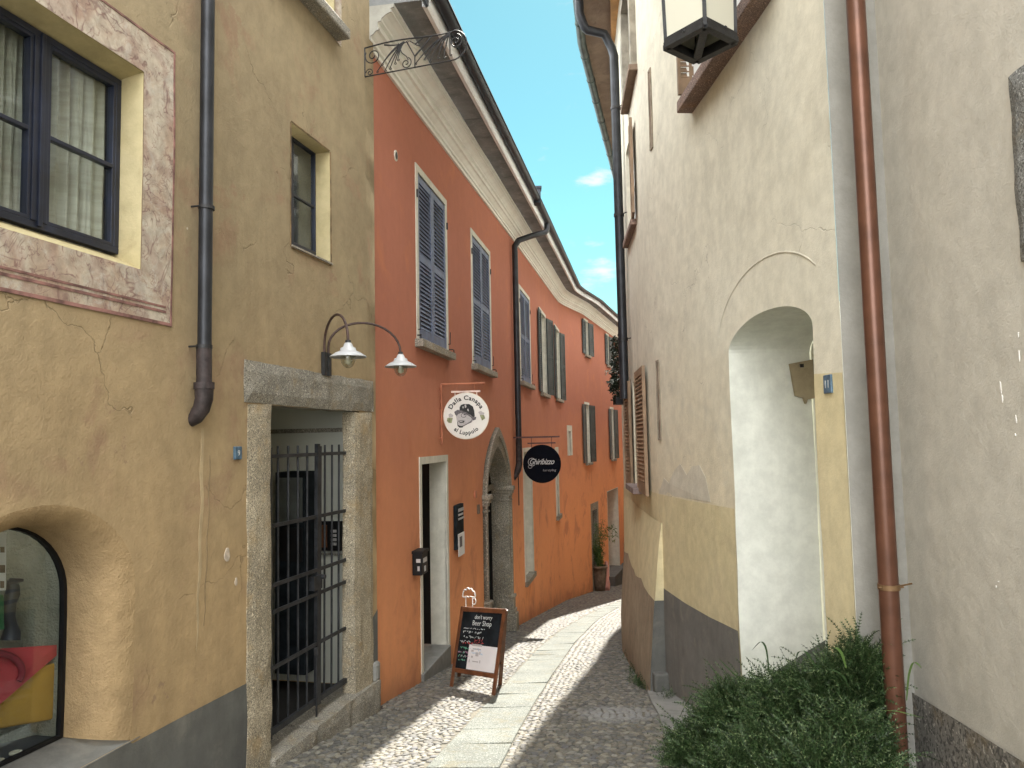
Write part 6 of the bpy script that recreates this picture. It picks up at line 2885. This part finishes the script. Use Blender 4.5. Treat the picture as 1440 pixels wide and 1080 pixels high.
for (b, m_, e) in stems:
    for k in range(90):
        t = rb.random()
        p = b.lerp(m_, t * 2) if t < .5 else m_.lerp(e, t * 2 - 1)
        if t < .18:
            continue
        d = Vector((rb.gauss(0, 1), rb.gauss(0, 1), rb.gauss(0, .5) - .3)).normalized()
        s = rb.uniform(.09, .2)
        sd = d.cross(U).normalized()
        p = p + d * .02
        mb.add([p, p + d * s * .5 + sd * .016, p + d * s - U * s * .2, p + d * s * .5 - sd * .016], [(0, 1, 2, 3)])
for k in range(60):
    e = at_y(rb.uniform(852, 868), rb.uniform(738, 758), pot.y)
    leaf_cloud(mb, e, (.05, .2, .05), 1, .22, rb, .2, .18)
mb.build('leaves', MT['leafy'], pl)
mb = MB()
pk = at_y(853, 805, pot.y + .2)
mb.lathe((pk.x, pk.y, gz(pk.y)), [(0, .0), (.1, .0), (.13, .25), (.08, .5), (.1, .8), (.05, 1.1), (0, 1.15)], 14)
tag(mb.build('pink_bollard', MT['pink'], None), 'small pale pink post just right of the far plant pot', 'post')

# ================================================================== LIGHT
W = bpy.data.worlds.new('World')
scene.world = W
W.use_nodes = True
nt = W.node_tree
bg = nt.nodes['Background']
SUN_EL = math.radians(48)
SUN_AZ = math.atan(.205)        # to the right of +Y
sky = nt.nodes.new('ShaderNodeTexSky')
sky.sky_type = 'NISHITA'
sky.sun_disc = False
sky.sun_elevation = SUN_EL
sky.sun_rotation = SUN_AZ
sky.altitude = 200
sky.air_density = 1.0
sky.dust_density = .2
sky.ozone_density = 1.0
SKY_S = .15
SKYTINT = (.135, .225, .17)
FILL_CLOUD = (7.6, 7.7, 7.6)  # cloud brightness added out of view as fill for the shaded walls
bg.inputs[1].default_value = SKY_S
tc = nt.nodes.new('ShaderNodeTexCoord')


def wm(op, a, b=None):
    n = nt.nodes.new('ShaderNodeMath')
    n.operation = op
    for i, x in enumerate((a, b)):
        if x is None:
            continue
        if hasattr(x, 'links'):
            nt.links.new(x, n.inputs[i])
        else:
            n.inputs[i].default_value = x
    return n.outputs[0]


# clouds: soft patches low over the end of the alley
nz = nt.nodes.new('ShaderNodeTexNoise')
nz.inputs['Scale'].default_value = 14
nz.inputs['Detail'].default_value = 9
nz.inputs['Roughness'].default_value = .62
mp_ = nt.nodes.new('ShaderNodeMapping')
mp_.inputs['Scale'].default_value = (1, 1, 2.6)
nt.links.new(tc.outputs['Generated'], mp_.inputs[0])
nt.links.new(mp_.outputs[0], nz.inputs['Vector'])
tot = None
for (px, py, rx, rz, st) in ((842, 252, .030, .016, .9), (832, 341, .035, .009, .6), (848, 382, .040, .026, 1.0), (820, 372, .02, .01, .5)):
    d = ray(px, py)
    dv = nt.nodes.new('ShaderNodeVectorMath')
    dv.operation = 'SUBTRACT'
    nt.links.new(tc.outputs['Generated'], dv.inputs[0])
    dv.inputs[1].default_value = d
    sc = nt.nodes.new('ShaderNodeVectorMath')
    sc.operation = 'DIVIDE'
    nt.links.new(dv.outputs[0], sc.inputs[0])
    sc.inputs[1].default_value = (rx, .06, rz)
    ln = nt.nodes.new('ShaderNodeVectorMath')
    ln.operation = 'LENGTH'
    nt.links.new(sc.outputs[0], ln.inputs[0])
    v_ = wm('MULTIPLY', wm('MAXIMUM', wm('SUBTRACT', 1.3, ln.outputs['Value']), 0.0), st)
    tot = v_ if tot is None else wm('MAXIMUM', tot, v_)
mrk = nt.nodes.new('ShaderNodeMapRange')
mrk.interpolation_type = 'SMOOTHSTEP'
nt.links.new(wm('ADD', wm('MULTIPLY', tot, .7), wm('MULTIPLY', wm('SUBTRACT', nz.outputs['Fac'], .55), 2.2)), mrk.inputs[0])
mrk.inputs[1].default_value = .12
mrk.inputs[2].default_value = .75
mx = nt.nodes.new('ShaderNodeMix')
mx.data_type = 'RGBA'
nt.links.new(mrk.outputs[0], mx.inputs[0])
# clear blue gap down the alley to the north, unseen bright cloud added elsewhere to light the shade
dn = nt.nodes.new('ShaderNodeVectorMath')
dn.operation = 'DOT_PRODUCT'
nt.links.new(tc.outputs['Generated'], dn.inputs[0])
dn.inputs[1].default_value = ray(790, 330)
cov = nt.nodes.new('ShaderNodeMapRange')
cov.interpolation_type = 'SMOOTHSTEP'
nt.links.new(wm('ADD', dn.outputs['Value'], wm('MULTIPLY', wm('SUBTRACT', nz.outputs['Fac'], .5), .25)), cov.inputs[0])
cov.inputs[1].default_value = .80
cov.inputs[2].default_value = .60
tn = nt.nodes.new('ShaderNodeMix')
tn.data_type = 'RGBA'
tn.blend_type = 'MULTIPLY'
tn.inputs[0].default_value = 1
nt.links.new(sky.outputs[0], tn.inputs[6])
tn.inputs[7].default_value = SKYTINT + (1,)
cl = nt.nodes.new('ShaderNodeMix')
cl.data_type = 'RGBA'
nt.links.new(cov.outputs[0], cl.inputs[0])
nt.links.new(tn.outputs[2], cl.inputs[6])
cx = nt.nodes.new('ShaderNodeSeparateXYZ')
nt.links.new(tc.outputs['Generated'], cx.inputs[0])
cs = nt.nodes.new('ShaderNodeVectorMath')
cs.operation = 'SCALE'
cs.inputs[0].default_value = FILL_CLOUD
nt.links.new(wm('SUBTRACT', 1.1, wm('MULTIPLY', cx.outputs[0], .3)), cs.inputs['Scale'])  # added fill made stronger from the left to lift the right walls
nt.links.new(cs.outputs[0], cl.inputs[7])
nt.links.new(cl.outputs[2], mx.inputs[6])
mx.inputs[7].default_value = (1.15, 1.2, 1.2, 1)
nt.links.new(mx.outputs[2], bg.inputs[0])

sun = bpy.data.lights.new('sun', 'SUN')
sun.energy = 2.9
sun.angle = math.radians(.55)
sun.color = (1, .95, .86)
so = bpy.data.objects.new('sun', sun)
COL.objects.link(so)
dvec = Vector((math.sin(SUN_AZ) * math.cos(SUN_EL), math.cos(SUN_AZ) * math.cos(SUN_EL), math.sin(SUN_EL)))
so.rotation_euler = dvec.to_track_quat('Z', 'Y').to_euler()
so.location = (0, 10, 20)

scene.view_settings.view_transform = 'Standard'
scene.view_settings.look = 'None'
scene.view_settings.exposure = 2.55
scene.view_settings.gamma = 1
scene.render.engine = 'CYCLES'
scene.cycles.use_denoising = True
scene.cycles.max_bounces = 7
scene.cycles.diffuse_bounces = 5
scene.cycles.glossy_bounces = 2
scene.cycles.transmission_bounces = 3
scene.cycles.transparent_max_bounces = 8
scene.cycles.sample_clamp_indirect = 6
scene.cycles.caustics_reflective = False
scene.cycles.caustics_refractive = False
for o in bpy.data.objects:
    if '_loc' in o:
        del o['_loc']
